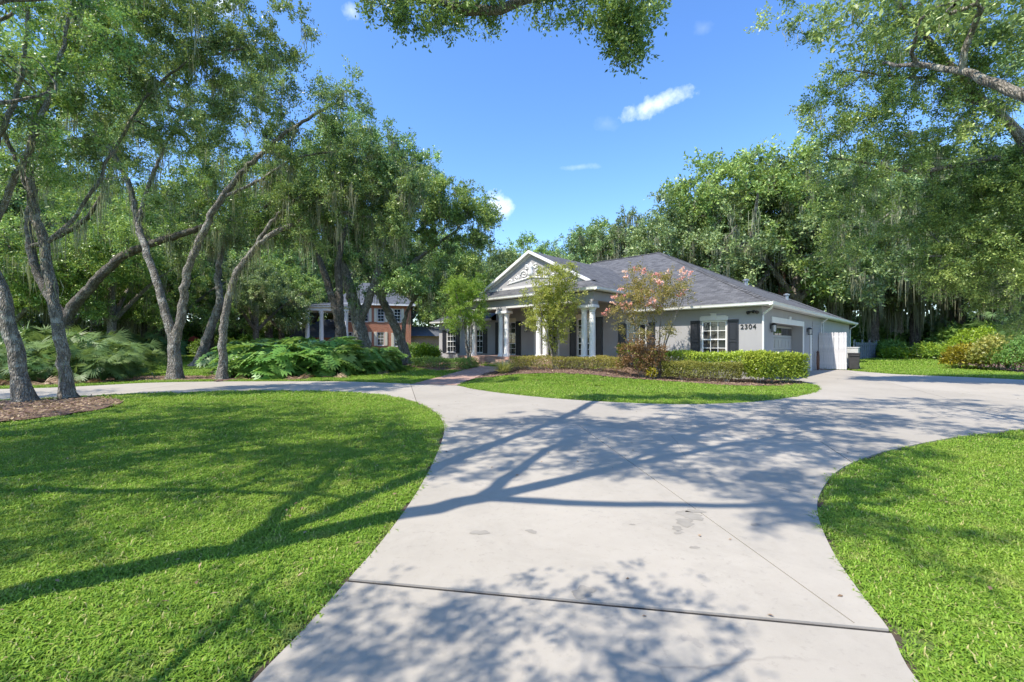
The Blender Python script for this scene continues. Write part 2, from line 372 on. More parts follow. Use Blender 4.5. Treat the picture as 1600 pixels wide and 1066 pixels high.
    # roof shingles
    for nm, d, l in (('shingle', (.043, .044, .047), (.132, .133, .137)), ('shingle_pale', (.055, .063, .078), (.115, .125, .145))):
        t = NT(nm); uv = t.n.new('ShaderNodeUVMap').outputs['UV']
        b = t.n.new('ShaderNodeTexBrick'); t.l.new(uv, b.inputs['Vector']); b.inputs['Scale'].default_value = 1.0
        b.inputs['Brick Width'].default_value = .30; b.inputs['Row Height'].default_value = .145; b.inputs['Mortar Size'].default_value = .007; b.inputs['Mortar Smooth'].default_value = .3
        b.inputs['Color1'].default_value = (*d, 1); b.inputs['Color2'].default_value = (*l, 1); b.inputs['Mortar'].default_value = (*[x * .5 for x in d], 1); b.offset = .5
        c = t.mix(.25, b.outputs['Color'], t.ramp(t.noise(2.5, 5, .7), [(.35, d), (.65, l)]))
        c = t.mix(t.math('MULTIPLY', t.noise(160, 3, .8), .22), c, tuple(x * 1.2 for x in l))
        t.base(c).rough(.95); t.bump(b.outputs['Fac'], .6, .012).node.invert = True; M[nm] = t.m
    # brick wall / brick paving
    for nm, c1, c2, mo, bw, rh in (('red_brick', (.42, .125, .060), (.56, .21, .095), (.40, .34, .29), .215, .075), ('pink_brick', (.30, .165, .13), (.40, .24, .19), (.42, .36, .32), .215, .075),
                                   ('paver', (.36, .215, .165), (.50, .34, .275), (.24, .19, .16), .22, .11)):
        t = NT(nm); uv = t.n.new('ShaderNodeUVMap').outputs['UV']; b = t.n.new('ShaderNodeTexBrick'); t.l.new(uv, b.inputs['Vector']); b.inputs['Scale'].default_value = 1.0
        b.inputs['Brick Width'].default_value = bw; b.inputs['Row Height'].default_value = rh; b.inputs['Mortar Size'].default_value = .006
        b.inputs['Color1'].default_value = (*c1, 1); b.inputs['Color2'].default_value = (*c2, 1); b.inputs['Mortar'].default_value = (*mo, 1)
        c = t.mix(t.math('MULTIPLY', t.noise(2.2, 4), .4), b.outputs['Color'], tuple(x * .55 for x in c1))
        t.base(c).rough(.9); t.bump(b.outputs['Fac'], .5, .01).node.invert = True; M[nm] = t.m
    M['fence_white'] = plain('white_fence_board', (.60, .59, .60), .7, .06, 6, .15, 40)
    M['fence_grey'] = plain('slate_fence_board', (.16, .185, .205), .8, .12, 5, .2, 40)
    M['bin'] = plain('dark_bin_plastic', (.045, .043, .045), .5, .1, 4)
    M['steel'] = plain('galvanised_steel', (.42, .43, .44), .4, .06, 5, 0, 60, .8)
    M['ac'] = plain('pale_metal_box', (.50, .50, .48), .5, .05, 4)
    M['hose'] = plain('brown_rubber_hose', (.16, .070, .045), .45, .1, 8)
    M['red_cloth'] = plain('red_cloth', (.62, .10, .07), .8, .08, 4)
build_materials()

# ------------------------------------------------------------------ ground, drive, beds, walk
HOUSE_RZ = math.atan2(-UY, -UX)                        # local x = to the garage end, local y = to the back
def L(x, y):
    """house coordinates -> ground point"""
    return (CX - x * UX + y * VX, CY - x * UY + y * VY)
g2 = lambda px, py: tuple(gnd(px, py)[:2])

left_near = [(-1.4, -6), (-1.36, 0), (-1.26, 1.3)] + [g2(*p) for p in ((395, 1066), (480, 980), (545, 905), (600, 842), (650, 772), (680, 715), (694, 675), (690, 655), (672, 638), (630, 622),
            (560, 614), (470, 611), (400, 610), (315, 612), (226, 615), (121, 619), (0, 625))] + [(-24, 10.2), (-42, 4.5)]
left_far = [(-42, 8.2), (-24, 13.6)] + [g2(*p) for p in ((0, 608), (121, 604), (226, 598.5), (315, 596.5), (420, 596), (520, 596), (600, 598), (645, 600))]
island_front = [g2(*p) for p in ((714, 602.5), (760, 611), (850, 621), (950, 628), (1050, 631.5), (1150, 629.5), (1230, 622), (1272, 613), (1281, 606), (1268, 599.5), (1250, 596))]
apron = [L(0.02, 1.1), L(0.02, 11.9), L(1.5, 11.9), g2(1338, 580), g2(1400, 585), g2(1500, 589), g2(1600, 593.5), (27, 18.0), (27, 2.2)]
right_near = [g2(*p) for p in ((1600, 670), (1500, 682), (1420, 697), (1360, 712), (1310, 735), (1282, 770), (1278, 805), (1300, 860), (1340, 920), (1390, 985), (1435, 1066))] + [(1.72, 1.3), (1.62, 0), (1.6, -6)]
DRIVE = smooth_poly(left_near, 5, False) + smooth_poly(left_far, 4, False) + smooth_poly(island_front, 5, False) + apron + smooth_poly(right_near, 5, False)

BED_OAKS = smooth_poly([g2(*p) for p in ((-70, 636), (0, 628.5), (60, 625), (115, 622.5), (165, 622.5), (192, 629), (160, 640), (100, 650), (40, 657), (-30, 664), (-90, 660))], 4)
BED_FRONT = smooth_poly([g2(*p) for p in ((722, 599), (740, 593), (800, 586.5), (880, 584), (960, 590), (1060, 598), (1150, 604), (1225, 603.5), (1258, 600), (1250, 596.5))], 4, False) + [L(-.02, .2), L(-6.3, .2), L(-6.3, -3.25), L(-10.1, -3.25), L(-10.15, -4.8), g2(757, 584.5)]
BED_LEFT = smooth_poly([g2(*p) for p in ((612, 569), (650, 575), (690, 580), (722, 578.5))], 4, False) + [L(-12.75, -4.9), L(-12.8, -3.3), L(-16.4, -3.3), L(-16.4, .2), L(-23.2, .2), L(-25.2, -1.0)]
BED_PHILO = smooth_poly([g2(*p) for p in ((325, 593), (420, 588), (500, 583.5), (570, 578), (615, 572), (640, 565), (600, 559), (480, 556), (370, 563))], 4)
BED_STRIP = smooth_poly([g2(*p) for p in ((-60, 607), (0, 604), (120, 600), (226, 595.6), (325, 594), (340, 590), (300, 588), (200, 589), (0, 596), (-60, 600))], 4)
BED_RIGHT = smooth_poly([g2(*p) for p in ((1486, 567), (1540, 576), (1600, 585), (1660, 592), (1680, 570), (1560, 560), (1490, 560))], 4)
WALK = smooth_poly([g2(*p) for p in ((645, 600), (690, 588.5), (722, 579))], 4, False) + [L(-12.7, -4.7), L(-10.2, -4.7)] + smooth_poly([g2(*p) for p in ((757, 584), (738, 593), (714, 602.5))], 4, False)

# one ground sheet out to the horizon
gx = np.concatenate([-np.geomspace(900, 42, 14), np.arange(-40, 40.1, .8), np.geomspace(42, 900, 14)])
gy = np.concatenate([-np.geomspace(300, 12, 8), np.arange(-10, 62, .8), np.geomspace(63, 1500, 14)])
X, Y = np.meshgrid(gx, gy); Z = hz(X, Y) - .03
vv = np.column_stack([X.ravel(), Y.ravel(), Z.ravel()]); nx = len(gx)
ii = np.arange((len(gy) - 1) * (nx - 1)); r_, c_ = ii // (nx - 1), ii % (nx - 1); a_ = r_ * nx + c_
ff = np.column_stack([a_, a_ + 1, a_ + nx + 1, a_ + nx])
tag(link('ground', mesh_np('ground', vv, ff, M['turf'], smooth=True)), 'grassy ground of the whole lot under lawn and trees', 'ground', kind='structure')

# drive: slabs between joints, each slab a piece of the drive
def seg(a, b, ext0=0, ext1=0):
    a, b = np.array(a, float), np.array(b, float); d = (b - a) / np.linalg.norm(b - a); return a - d * ext0, b + d * ext1
Jn = [(*seg(g2(545, 908), g2(1375, 985), .6, .6), .020), (*seg(g2(905, 665), g2(1340, 980), 0, -.02), .005),
      (*seg(g2(700, 664), g2(905, 665), .8, .01), .006), (*seg(g2(905, 665), g2(1282, 690), 0, 0), .006), (*seg(g2(1282, 690), g2(1330, 722), 0, .5), .006),
      (*seg(L(0, 1.0), L(.02, 12), .1, .2), .006), (*seg(L(1.2, 12), g2(1600, 655), .2, 1), .008), (*seg(L(.1, 6.2), g2(1590, 625), 0, 0), .008), (*seg(g2(1590, 625), (28, 11), 0, 1), .008),
      (*seg(g2(640, 596), g2(655, 640), .5, .8), .008)]
for xx in (-8.2, -12.4, -16.6, -21, -26, -31): Jn.append((*seg((xx - .8, 20), (xx + .8, 5)), .010))
vin = [Vector(p) for p in DRIVE]; n = len(vin); ed = [(i, (i + 1) % n) for i in range(n)]
for a, b, w in Jn:
    d = (b - a) / np.linalg.norm(b - a); nr = np.array([-d[1], d[0]]) * w
    k = len(vin); vin += [Vector(a + nr), Vector(b + nr), Vector(b - nr), Vector(a - nr)]; ed += [(k, k + 1), (k + 1, k + 2), (k + 2, k + 3), (k + 3, k)]
v2, e2, f2, *_ = delaunay_2d_cdt(vin, ed, [], 1, 1e-6)
v2 = np.array([(p.x, p.y) for p in v2])
keep = []
for f in f2:
    c = v2[list(f)].mean(0)
    if not inside(DRIVE, np.array([c[0]]), np.array([c[1]]))[0]: continue
    bad = False
    for a, b, w in Jn:
        ab = b - a; t = ((c - a) @ ab) / (ab @ ab)
        if -.0001 <= t <= 1.0001 and abs((c - a)[0] * ab[1] - (c - a)[1] * ab[0]) / np.linalg.norm(ab) < w: bad = True; break
    if not bad: keep.append(tuple(f))
emap = {}
for i, f in enumerate(keep):
    for k in range(len(f)): emap.setdefault(frozenset((f[k], f[k - 1])), []).append(i)
comp = [-1] * len(keep); nc = 0
for s0 in range(len(keep)):
    if comp[s0] >= 0: continue
    st = [s0]; comp[s0] = nc
    while st:
        i = st.pop(); f = keep[i]
        for k in range(len(f)):
            for j in emap[frozenset((f[k], f[k - 1]))]:
                if comp[j] < 0: comp[j] = nc; st.append(j)
    nc += 1
big = np.array(DRIVE); ctr_off = []
for i in range(len(big)):                                # a little soil shows along the drive's edges
    d = big[(i + 1) % len(big)] - big[i - 1]; d = d / (np.linalg.norm(d) + 1e-9); ctr_off.append(d)
ar = sum(big[i - 1][0] * big[i][1] - big[i][0] * big[i - 1][1] for i in range(len(big)))
sg = 1 if ar > 0 else -1
big2 = [big[i] + sg * .045 * np.array([ctr_off[i][1], -ctr_off[i][0]]) for i in range(len(big))]
v3, f3 = sheet(DRIVE, 50, -.014, zfun=lambda x, y: np.zeros_like(x))
me = bpy.data.meshes.new('driveway'); me.from_pydata([tuple(p) for p in v3], [], f3); drive = link('driveway', me, M['joint'])
tag(drive, 'pale concrete driveway sweeping past the house', 'driveway', kind='structure')
v3, f3 = sheet(big2, 50, -.0225, zfun=lambda x, y: np.zeros_like(x))
me = bpy.data.meshes.new('soil_edge'); me.from_pydata([tuple(p) for p in v3], [], f3)
tag(link('soil_edge', me, M['soil']), 'dark bare soil along the edge of the concrete drive', 'soil', kind='structure')
for c in range(nc):
    fs = [keep[i] for i in range(len(keep)) if comp[i] == c]
    used = sorted({q for f in fs for q in f}); mp = {q: i for i, q in enumerate(used)}
    vs3 = [(v2[q][0], v2[q][1], 0.0) for q in used]; ffs = [tuple(mp[q] for q in f) for f in fs]
    cnt = {}
    for f in ffs:
        for k in range(len(f)): cnt.setdefault(frozenset((f[k], f[k - 1])), []).append((f[k - 1], f[k]))
    nb = len(vs3); vs3 += [(p[0], p[1], -.05) for p in vs3]
    ffs += [(e[0][1], e[0][0], e[0][0] + nb, e[0][1] + nb) for e in cnt.values() if len(e) == 1]
    me = bpy.data.meshes.new('concrete_slab'); me.from_pydata(vs3, [], ffs); link('concrete_slab', me, M['concrete'], drive)
# dark stains on the slabs
rs = random.Random(5)
for (px, py, s) in ((1078, 806, .11), (1070, 818, .09), (1086, 800, .07), (1058, 826, .05), (1060, 834, .035), (912, 926, .075), (750, 834, .06), (830, 832, .045), (1085, 856, .03), (988, 820, .02), (1180, 820, .035)):
    c = gnd(px, py); mb = MB(); ph = rs.random() * 6
    ring = []
    for k in range(26):
        a = k / 26 * 2 * math.pi; r = s * .8 * (1 + .3 * math.sin(2 * a + ph) + .14 * math.sin(5 * a + ph * 2) + rs.uniform(-.12, .12))
        ring.append((c.x + r * 1.25 * math.cos(a), c.y + r * math.sin(a), .0022))
    mb.quad(*ring); mb.build('stain', M['stain'], drive)

def bed(name, poly, label, cat, mat, res, zoff, jit, chips=0, seed=1):
    v, f = sheet(poly, res, zoff, jit, seed=seed)
    me = bpy.data.meshes.new(name); me.from_pydata([tuple(p) for p in v], [], f)
    o = link(name, me, M[mat]); tag(o, label, cat, kind='structure')
    if chips:                                            # loose bark chips and dead leaves, one mass
        rng = np.random.default_rng(seed); P = np.asarray(poly)
        q = rng.uniform(P.min(0), P.max(0), (chips * 3, 2)); q = q[inside(P, q[:, 0], q[:, 1])][:chips]
        n = len(q); base = np.column_stack([q, hz(q[:, 0], q[:, 1]) + zoff + jit * .6 + rng.uniform(0, .03, n)])
        leaves = leaf_quads(base, rand_dirs(rng, n, .25), rand_dirs(rng, n, 1.5), rng.uniform(.04, .11, n), .4)
        link('mulch_chips', mesh_np('mulch_chips', *leaves, M['dry_leaf'], tint=rng.uniform(0, 1, n)), None, o)['kind'] = 'stuff'
    return o

def rand_dirs(rng, n, upbias=0.0):
    d = rng.normal(size=(n, 3)); 
    if upbias < 1: d[:, 2] *= (upbias if upbias else 1)
    else: d[:, 2] = np.abs(d[:, 2]) + upbias
    return d / (np.linalg.norm(d, axis=1, keepdims=True) + 1e-9)

def leaf_quads(base, dirs, nrm, length, wratio, fold=.0):
    """rhombic leaves: base points, direction, approximate normal"""
    length = np.asarray(length)[:, None]
    side = np.cross(dirs, nrm); side /= (np.linalg.norm(side, axis=1, keepdims=True) + 1e-9)
    nn = np.cross(side, dirs)
    w = length * wratio * .5
    v = np.stack([base, base + dirs * length * .45 + side * w + nn * w * fold, base + dirs * length, base + dirs * length * .45 - side * w + nn * w * fold], 1)
    n = len(base); return v.reshape(-1, 3), np.arange(n * 4).reshape(n, 4)

bed('mulch_bed', BED_OAKS, 'brown leaf mulch under the two leaning oaks', 'mulch', 'mulch', .16, .0, .045, 2600, 1)
bed('mulch_bed', BED_FRONT, 'red-brown bark mulch bed along the front of the grey house', 'mulch', 'mulch', .22, .0, .05, 5200, 2)
bed('mulch_bed', BED_LEFT, 'mulch bed beside the brick walk under the leaning oak', 'mulch', 'mulch', .3, .0, .05, 2200, 3)
bed('mulch_bed', BED_PHILO, 'leaf litter bed under the big-leaved philodendrons', 'mulch', 'mulch', .3, .0, .06, 3600, 4)
bed('mulch_bed', BED_STRIP, 'leaf litter strip behind the drive around the forked oak', 'mulch', 'mulch', .3, .0, .05, 2600, 5)
bed('mulch_bed', BED_RIGHT, 'leaf litter bed under the yellow-green shrubs', 'mulch', 'mulch', .35, .0, .06, 1400, 6)

def uv_world(me, rz=0.0, scale=1.0):
    uv = me.uv_layers.new(name='UVMap'); c, s = math.cos(rz), math.sin(rz)
    for lp in me.loops:
        p = me.vertices[lp.vertex_index].co; uv.data[lp.index].uv = ((p.x * c + p.y * s) * scale, (-p.x * s + p.y * c) * scale)
def uv_face(me):
    """uv in metres on every face: u along the level, v up the slope"""
    uv = me.uv_layers.new(name='UVMap')
    for p in me.polygons:
        n = p.normal; h = Vector((0, 0, 1)).cross(n)
        if h.length < .01: h = Vector((1, 0, 0))
        h.normalize(); w = n.cross(h)
        for li in p.loop_indices:
            q = me.vertices[me.loops[li].vertex_index].co; uv.data[li].uv = (q.dot(h), q.dot(w))

v, f = sheet(WALK, .35, .012)
me = bpy.data.meshes.new('brick_walk'); me.from_pydata([tuple(p) for p in v], [], f); uv_world(me, HOUSE_RZ)
walk = link('brick_walk', me, M['paver']); tag(walk, 'pinkish brick walk rising from the drive to the porch', 'walkway', kind='structure')

# ------------------------------------------------------------------ the grey house
house = empty('house', (CX, CY, 0), HOUSE_RZ)
tag(house, 'grey single-storey house with white columned portico and dark hip roof', 'house')
FL = .84                                                 # porch floor
EZ = 3.30                                                # wing eaves

def uvd(o): uv_face(o.data); return o

def wall_front(mb, x0, x1, z0, z1, y, ops, rev=.14):
    """wall facing -y with openings (x0,x1,z0,z1)"""
    xs = sorted({x0, x1, *[q for o in ops for q in o[:2]]}); zs = sorted({z0, z1, *[q for o in ops for q in o[2:]]})
    for i in range(len(xs) - 1):
        for j in range(len(zs) - 1):
            cx, cz = (xs[i] + xs[i + 1]) / 2, (zs[j] + zs[j + 1]) / 2
            if any(o[0] < cx < o[1] and o[2] < cz < o[3] for o in ops): continue
            mb.quad((xs[i], y, zs[j]), (xs[i + 1], y, zs[j]), (xs[i + 1], y, zs[j + 1]), (xs[i], y, zs[j + 1]))
    for (a, b, c, d) in ops:
        mb.quad((a, y, c), (a, y, d), (a, y + rev, d), (a, y + rev, c)); mb.quad((b, y, c), (b, y + rev, c), (b, y + rev, d), (b, y, d))
        mb.quad((a, y, d), (b, y, d), (b, y + rev, d), (a, y + rev, d)); mb.quad((a, y, c), (a, y + rev, c), (b, y + rev, c), (b, y, c))
        mb.quad((a, y + rev, c), (b, y + rev, c), (b, y + rev, d), (a, y + rev, d))

W1 = (-2.52, -1.42, .92, 2.62); W2 = (-6.38, -5.30, .92, 2.62)
FW1 = (-9.60, -8.36, FL + .02, 3.02); FW2 = (-15.95, -14.55, FL + .02, 3.02); W3 = (-22.0, -20.9, .92, 2.62); W4 = (-18.9, -17.8, .92, 2.62)
DOOR = (-12.75, -11.05, FL + .0, 3.15)
mb = MB(); wall_front(mb, -6.4, 0, -.15, 3.18, 0, [W1, W2]); wall_front(mb, -23, -16.4, -.15, 3.18, 0, [W3, W4])
wall_front(mb, -16.4, -6.4, -.15, 3.95, 0, [FW1, FW2, DOOR])
mb.quad((-23, 0, -.15), (-23, 0, 3.18), (-23, 18, 3.18), (-23, 18, -.15)); mb.quad((-23, 18, -.15), (-23, 18, 3.18), (-8, 18, 3.18), (-8, 18, -.15))
mb.quad((-8, 18, -.15), (-8, 25, -.15), (-8, 25, 3.18), (-8, 18, 3.18)); mb.quad((-8, 25, -.15), (0, 25, -.15), (0, 25, 3.18), (-8, 25, 3.18))
GY0, GY1, GZ = 1.75, 7.62, 2.52                           # garage opening in the end wall (x = 0)
for (a, b, c, d) in ((0, GY0, -.15, 3.18), (GY1, 25, -.15, 3.18), (GY0, GY1, GZ, 3.18)):
    mb.quad((0, a, c), (0, b, c), (0, b, d), (0, a, d))
mb.quad((0, GY0, -.15), (0, GY0, GZ), (-.5, GY0, GZ), (-.5, GY0, -.15)); mb.quad((0, GY1, -.15), (-.5, GY1, -.15), (-.5, GY1, GZ), (0, GY1, GZ)); mb.quad((0, GY0, GZ), (0, GY1, GZ), (-.5, GY1, GZ), (-.5, GY0, GZ))
mb.build('wall', M['stucco'], house)

# windows: white frame with muntins, single panes behind them, sill
def window(o, cols, rows, rail, name='window', y=0.0, sill=True, rz=None, parent=house):
    x0, x1, z0, z1 = o; w = empty(name, ((x0 + x1) / 2, y, z0), 0, parent)
    hw, h = (x1 - x0) / 2, z1 - z0; f = MB(); d0, d1 = .03, .10
    f.box(-hw, -hw + .06, d0, d1, 0, h); f.box(hw - .06, hw, d0, d1, 0, h); f.box(-hw + .06, hw - .06, d0, d1, 0, .06); f.box(-hw + .06, hw - .06, d0, d1, h - .06, h)
    f.build('frame', M['white'], w, bevel=.006)
    iw = 2 * hw - .12; ih = h - .12; m = MB()
    for c in range(1, cols): xx = -hw + .06 + iw * c / cols; m.box(xx - .013, xx + .013, d0 + .016, d0 + .045, .06, h - .06)
    for r in range(1, rows):
        zz = .06 + ih * r / rows; t = .028 if r == rail else .013; q = .004 if r == rail else .012
        m.box(-hw + .06, hw - .06, d0 + q, d0 + .048, zz - t, zz + t)
    m.build('muntin_grid', M['white'], w)
    pm = MB().box(-iw / cols / 2 + .012, iw / cols / 2 - .012, -.003, .003, -ih / rows / 2 + .012, ih / rows / 2 - .012).mesh('pane', M['glass'])
    for c in range(cols):
        for r in range(rows):
            p = link('pane', pm, None, w); p.location = (-hw + .06 + iw * (c + .5) / cols, d0 + .05, .06 + ih * (r + .5) / rows)
            p.rotation_euler = (R(random.Random(c * 7 + r).uniform(-.5, .5)), 0, R(random.Random(c * 3 + r * 11).uniform(-.5, .5)))
    if sill: MB().box(-hw - .05, hw + .05, -.06, .05, -.07, -.002).build('sill', M['stucco'], w, bevel=.008)
    return w
def crown(o, y=0.0, mat='offwhite', hh=.19, key=True):
    x0, x1, z0, z1 = o; c = MB(); c.box(x0 - .07, x1 + .07, y - .045, y, z1 + .005, z1 + hh); c.box(x0 - .02, x1 + .02, y - .055, y, z1 + hh + .001, z1 + hh + .045)
    if key: c.box((x0 + x1) / 2 - .12, (x0 + x1) / 2 + .12, y - .075, y, z1 + .01, z1 + hh + .12); c.box((x0 + x1) / 2 - .15, (x0 + x1) / 2 + .15, y - .085, y, z1 + hh + .121, z1 + hh + .16)
    c.build('window_crown', M[mat], house, bevel=.008)
def shutter(x0, x1, z0, z1, y=0.0):
    s = empty('shutter', ((x0 + x1) / 2, y, z0), 0, house); hw, h = (x1 - x0) / 2, z1 - z0; f = MB()
    f.box(-hw, hw, -.03, -.004, 0, h); f.box(-hw, -hw + .06, -.055, -.031, 0, h); f.box(hw - .06, hw, -.055, -.031, 0, h)
    for a, b in ((0, .09), (h * .42, h * .42 + .10), (h - .09, h)): f.box(-hw + .061, hw - .061, -.055, -.031, a, b)
    f.build('shutter_board', M['navy'], s, bevel=.005)
    for a, b in ((.12, h * .42 - .03), (h * .42 + .13, h - .12)): MB().box(-hw + .09, hw - .09, -.046, -.0305, a, b).build('panel', M['navy'], s, bevel=.012)
for o in (W1, W2, W3, W4): window(o, 3, 4, 2); crown(o)
for o in (FW1, FW2): window(o, 3, 6, 2, 'french_window', sill=False); crown(o, 0, 'cream', .22, False)
for o in (W1, W2, W3, W4, FW1, FW2):
    shutter(o[0] - .50, o[0] - .06, o[2] - .02, o[3] + .03); shutter(o[1] + .06, o[1] + .50, o[2] - .02, o[3] + .03)
# entry door
d = empty('front_door', ((DOOR[0] + DOOR[1]) / 2, 0, FL), 0, house); f = MB(); hw = .85
f.box(-hw - .16, -hw, -.03, .13, 0, 2.31); f.box(hw, hw + .16, -.03, .13, 0, 2.31); f.box(-hw - .22, hw + .22, -.05, .13, 2.312, 2.56); f.build('door_surround', M['offwhite'], d, bevel=.008)
for s in (-1, 1):
    MB().box(min(s * .01, s * .85), max(s * .01, s * .85), .06, .10, .01, 2.28).build('door_leaf', M['navy'], d, bevel=.006)
    MB().box(min(s * .16, s * .68), max(s * .16, s * .68), .045, .0595, .5, 2.05).build('door_pane', M['glass'], d)
    MB().tube([(s * .07, .02, .95), (s * .07, .0, 1.0), (s * .07, .0, 1.2), (s * .07, .02, 1.25)], .014).build('handle', M['steel'], d)

# main hip roof with its notch behind the portico roof, and the lower roof over the back of the garage
PIT = (8.08 - EZ) / 9.3
rf = MB(); e0, e1, x0, x1 = -.45, 18.15, -23.45, .45
ap = (x1 - 9.3, 8.85, 8.08); ap2 = (x0 + 9.3, 8.85, 8.08); nz = EZ + (1.4 - e0) * PIT
rf.quad((x0, e0, EZ), (-16.68, e0, EZ), (-16.68, 1.4, nz), (-6.1, 1.4, nz), (-6.1, e0, EZ), (x1, e0, EZ), ap, ap2)
rf.quad((x1, e0, EZ), (x1, e1, EZ), ap); rf.quad((x1, e1, EZ), (x0, e1, EZ), ap2, ap); rf.quad((x0, e1, EZ), (x0, e0, EZ), ap2)
b1, xb, xm = 25.45, -8.45, -4.0; rzb = EZ + 4.45 * PIT - .004
rf.quad((x1, e1 - 2.0, EZ - .004), (x1, b1, EZ - .004), (xm, b1 - 4.45, rzb), (xm, e1 - 5, rzb)); rf.quad((x1, b1, EZ - .004), (xb, b1, EZ - .004), (xm, b1 - 4.45, rzb)); rf.quad((xb, b1, EZ - .004), (xb, e1 - 2, EZ - .004), (xm, e1 - 5, rzb), (xm, b1 - 4.45, rzb))
uvd(rf.build('roof', M['shingle'], house))
for (a, b) in (((x1, e0, EZ), ap), (ap, ap2), ((x0, e0, EZ), ap2), ((x1, e1, EZ), ap)):      # ridge caps
    a, b = Vector(a), Vector(b); d = (b - a).normalized(); s = d.cross(Vector((0, 0, 1))).normalized(); n = int((b - a).length / .26); q = MB()
    for k in range(n):
        p, p2 = a + d * (k * .26), a + d * (k * .26 + .30); up = Vector((0, 0, .035 + .012 * 1))
        q.quad(p + s * .15 + Vector((0, 0, -.02)), p2 + s * .15 + Vector((0, 0, -.045)), p2 + up * .6, p + up); q.quad(p - s * .15 + Vector((0, 0, -.02)), p + up, p2 + up * .6, p2 - s * .15 + Vector((0, 0, -.045)))
    uvd(q.build('ridge_cap', M['shingle'], house))
# portico roof: gable behind a low skirt
gx0, gx1, gr, gz = -16.68, -6.1, -11.38, 6.90; ey, pz = -3.30, 4.25; gy_, gzf = -2.2, 4.80
pr = MB(); sl = (gz - pz) / 5.29; yv = e0 + (gz - EZ) / PIT; hx = 1.1
pr.quad((gx1, ey, pz), (gx1, 1.42, pz), (gr, yv, gz), (gr, gy_, gz), (gx1 - hx, gy_, pz + hx * sl)); pr.quad((gx0, ey, pz), (gx0 + hx, gy_, pz + hx * sl), (gr, gy_, gz), (gr, yv, gz), (gx0, 1.42, pz))
pr.quad((gx0, ey, pz), (gx1, ey, pz), (gx1 - hx, gy_ + .001, pz + hx * .5), (gx0 + hx, gy_ + .001, pz + hx * .5)); 
pr.quad((gx0 + hx, gy_, pz + hx * .5), (gx1 - hx, gy_, pz + hx * .5), (gx1 - hx + .3, -1.7, pz + hx * .5 + .02), (gx0 + hx - .3, -1.7, pz + hx * .5 + .02))
uvd(pr.build('portico_roof', M['shingle'], house))
ped = empty('pediment', (gr, 0, 0), 0, house); hb = 4.19; zt = gzf; t = MB()
t.quad((-hb + .3, -1.98, zt - .1), (hb - .3, -1.98, zt - .1), (hb - .3, -1.98, zt + .05), (0, -1.98, gz - .10), (-hb + .3, -1.98, zt + .05)); t.build('tympanum', M['stucco'], ped)
for s in (-1, 1):
    for (o0, o1, ya, yb, mm, nm) in ((.0, .17, -2.24, -2.16, 'white', 'rake_board'), (.03, .10, -2.159, -2.0, 'offwhite', 'rake_soffit'), (.10, .26, -2.04, -1.982, 'offwhite', 'rake_moulding')):
        k = 2.10 / 4.19; a = [(s * (hb + .02), zt + .02), (0, gz + .03)]; q = MB()
        P = [(a[0][0], a[0][1] - o0), (a[1][0], a[1][1] - o0), (a[1][0], a[1][1] - o1), (a[0][0], a[0][1] - o1)]
        n = len(q.v); q.v += [(p[0], ya, p[1]) for p in P] + [(p[0], yb, p[1]) for p in P]
        q.f += [(0, 1, 2, 3), (7, 6, 5, 4), (0, 4, 5, 1), (1, 5, 6, 2), (2, 6, 7, 3), (3, 7, 4, 0)]; q.build(nm, M[mm], ped)
MB().box(-hb + .5, hb - .5, -2.04, -1.982, zt + .02, zt + .16).build('base_moulding', M['offwhite'], ped)
orn = MB()                                               # scrolled plaster relief in the pediment
for s in (-1, 1):
    for (cx, cz, r0, turns, ph) in ((.55, 5.62, .30, 1.6, 0), (1.15, 5.45, .24, 1.5, 2.0), (1.65, 5.30, .17, 1.4, .5), (.35, 6.0, .18, 1.3, 1.0)):
        pts = [(s * (cx + r0 * (1 - k / 26) * math.cos(ph + turns * 2 * math.pi * k / 26)), -2.0, cz + r0 * .8 * (1 - k / 26) * math.sin(ph + turns * 2 * math.pi * k / 26)) for k in range(26)]
        orn.tube(pts, .04, 6)
    orn.tube([(0, -2.0, 5.45), (s * .4, -2.0, 5.36), (s * .9, -2.0, 5.30), (s * 1.5, -2.0, 5.22), (s * 1.95, -2.0, 5.15)], [.06, .055, .05, .04, .02], 6)
orn.lathe(0, -2.0, [(.02, 5.4), (.16, 5.5), (.20, 5.65), (.13, 5.85), (.17, 6.0), (.08, 6.15), (.02, 6.25)], 12)
orn.build('plaster_relief', M['white'], ped, smooth=True)

# entablature, columns, porch
en = MB(); ya, yb = -3.08, -2.62
en.box(-16.28, -6.40, ya, yb, 3.66, 4.09); en.box(-6.86, -6.401, yb + .001, 1.55, 3.66, 4.088); en.box(-16.279, -15.82, yb + .001, 1.55, 3.66, 4.088); en.box(-15.819, -6.861, yb + .001, -.005, 3.90, 4.05)
en.build('entablature', M['stucco'], house)
PC = (-6.85, -9.80, -12.72, -15.62)
for i, cx in enumerate(PC): MB().box(cx - .42, cx + .42, ya - .004, yb + .004, 3.46, 3.6595).build('pier_block', M['stucco'], house)
for i in range(3): MB().box(PC[i + 1] + .425, PC[i] - .425, ya - .02, yb + .02, 3.60, 3.70).build('beam_trim', M['offwhite'], house, bevel=.006)
for cx in PC:
    cp = empty('column_pair', (cx, -2.86, FL), 0, house); MB().box(-.46, .46, -.27, .27, 2.475, 2.615).build('capital_slab', M['white'], cp, bevel=.012)
    for s in (-1, 1):
        MB().lathe(s * .235, 0, [(.20, 0), (.20, .07), (.185, .075), (.19, .13), (.16, .16), (.158, .2), (.158, .9), (.15, 1.7), (.142, 2.28), (.165, 2.30), (.165, 2.33), (.145, 2.34), (.19, 2.42), (.20, 2.474)], 24).build('column', M['white'], cp, smooth=True)
fl = MB(); fl.box(-16.35, -6.3, -3.32, -.002, 0, FL); fl = fl.build('porch_floor', M['paver'], house); uvd(fl)
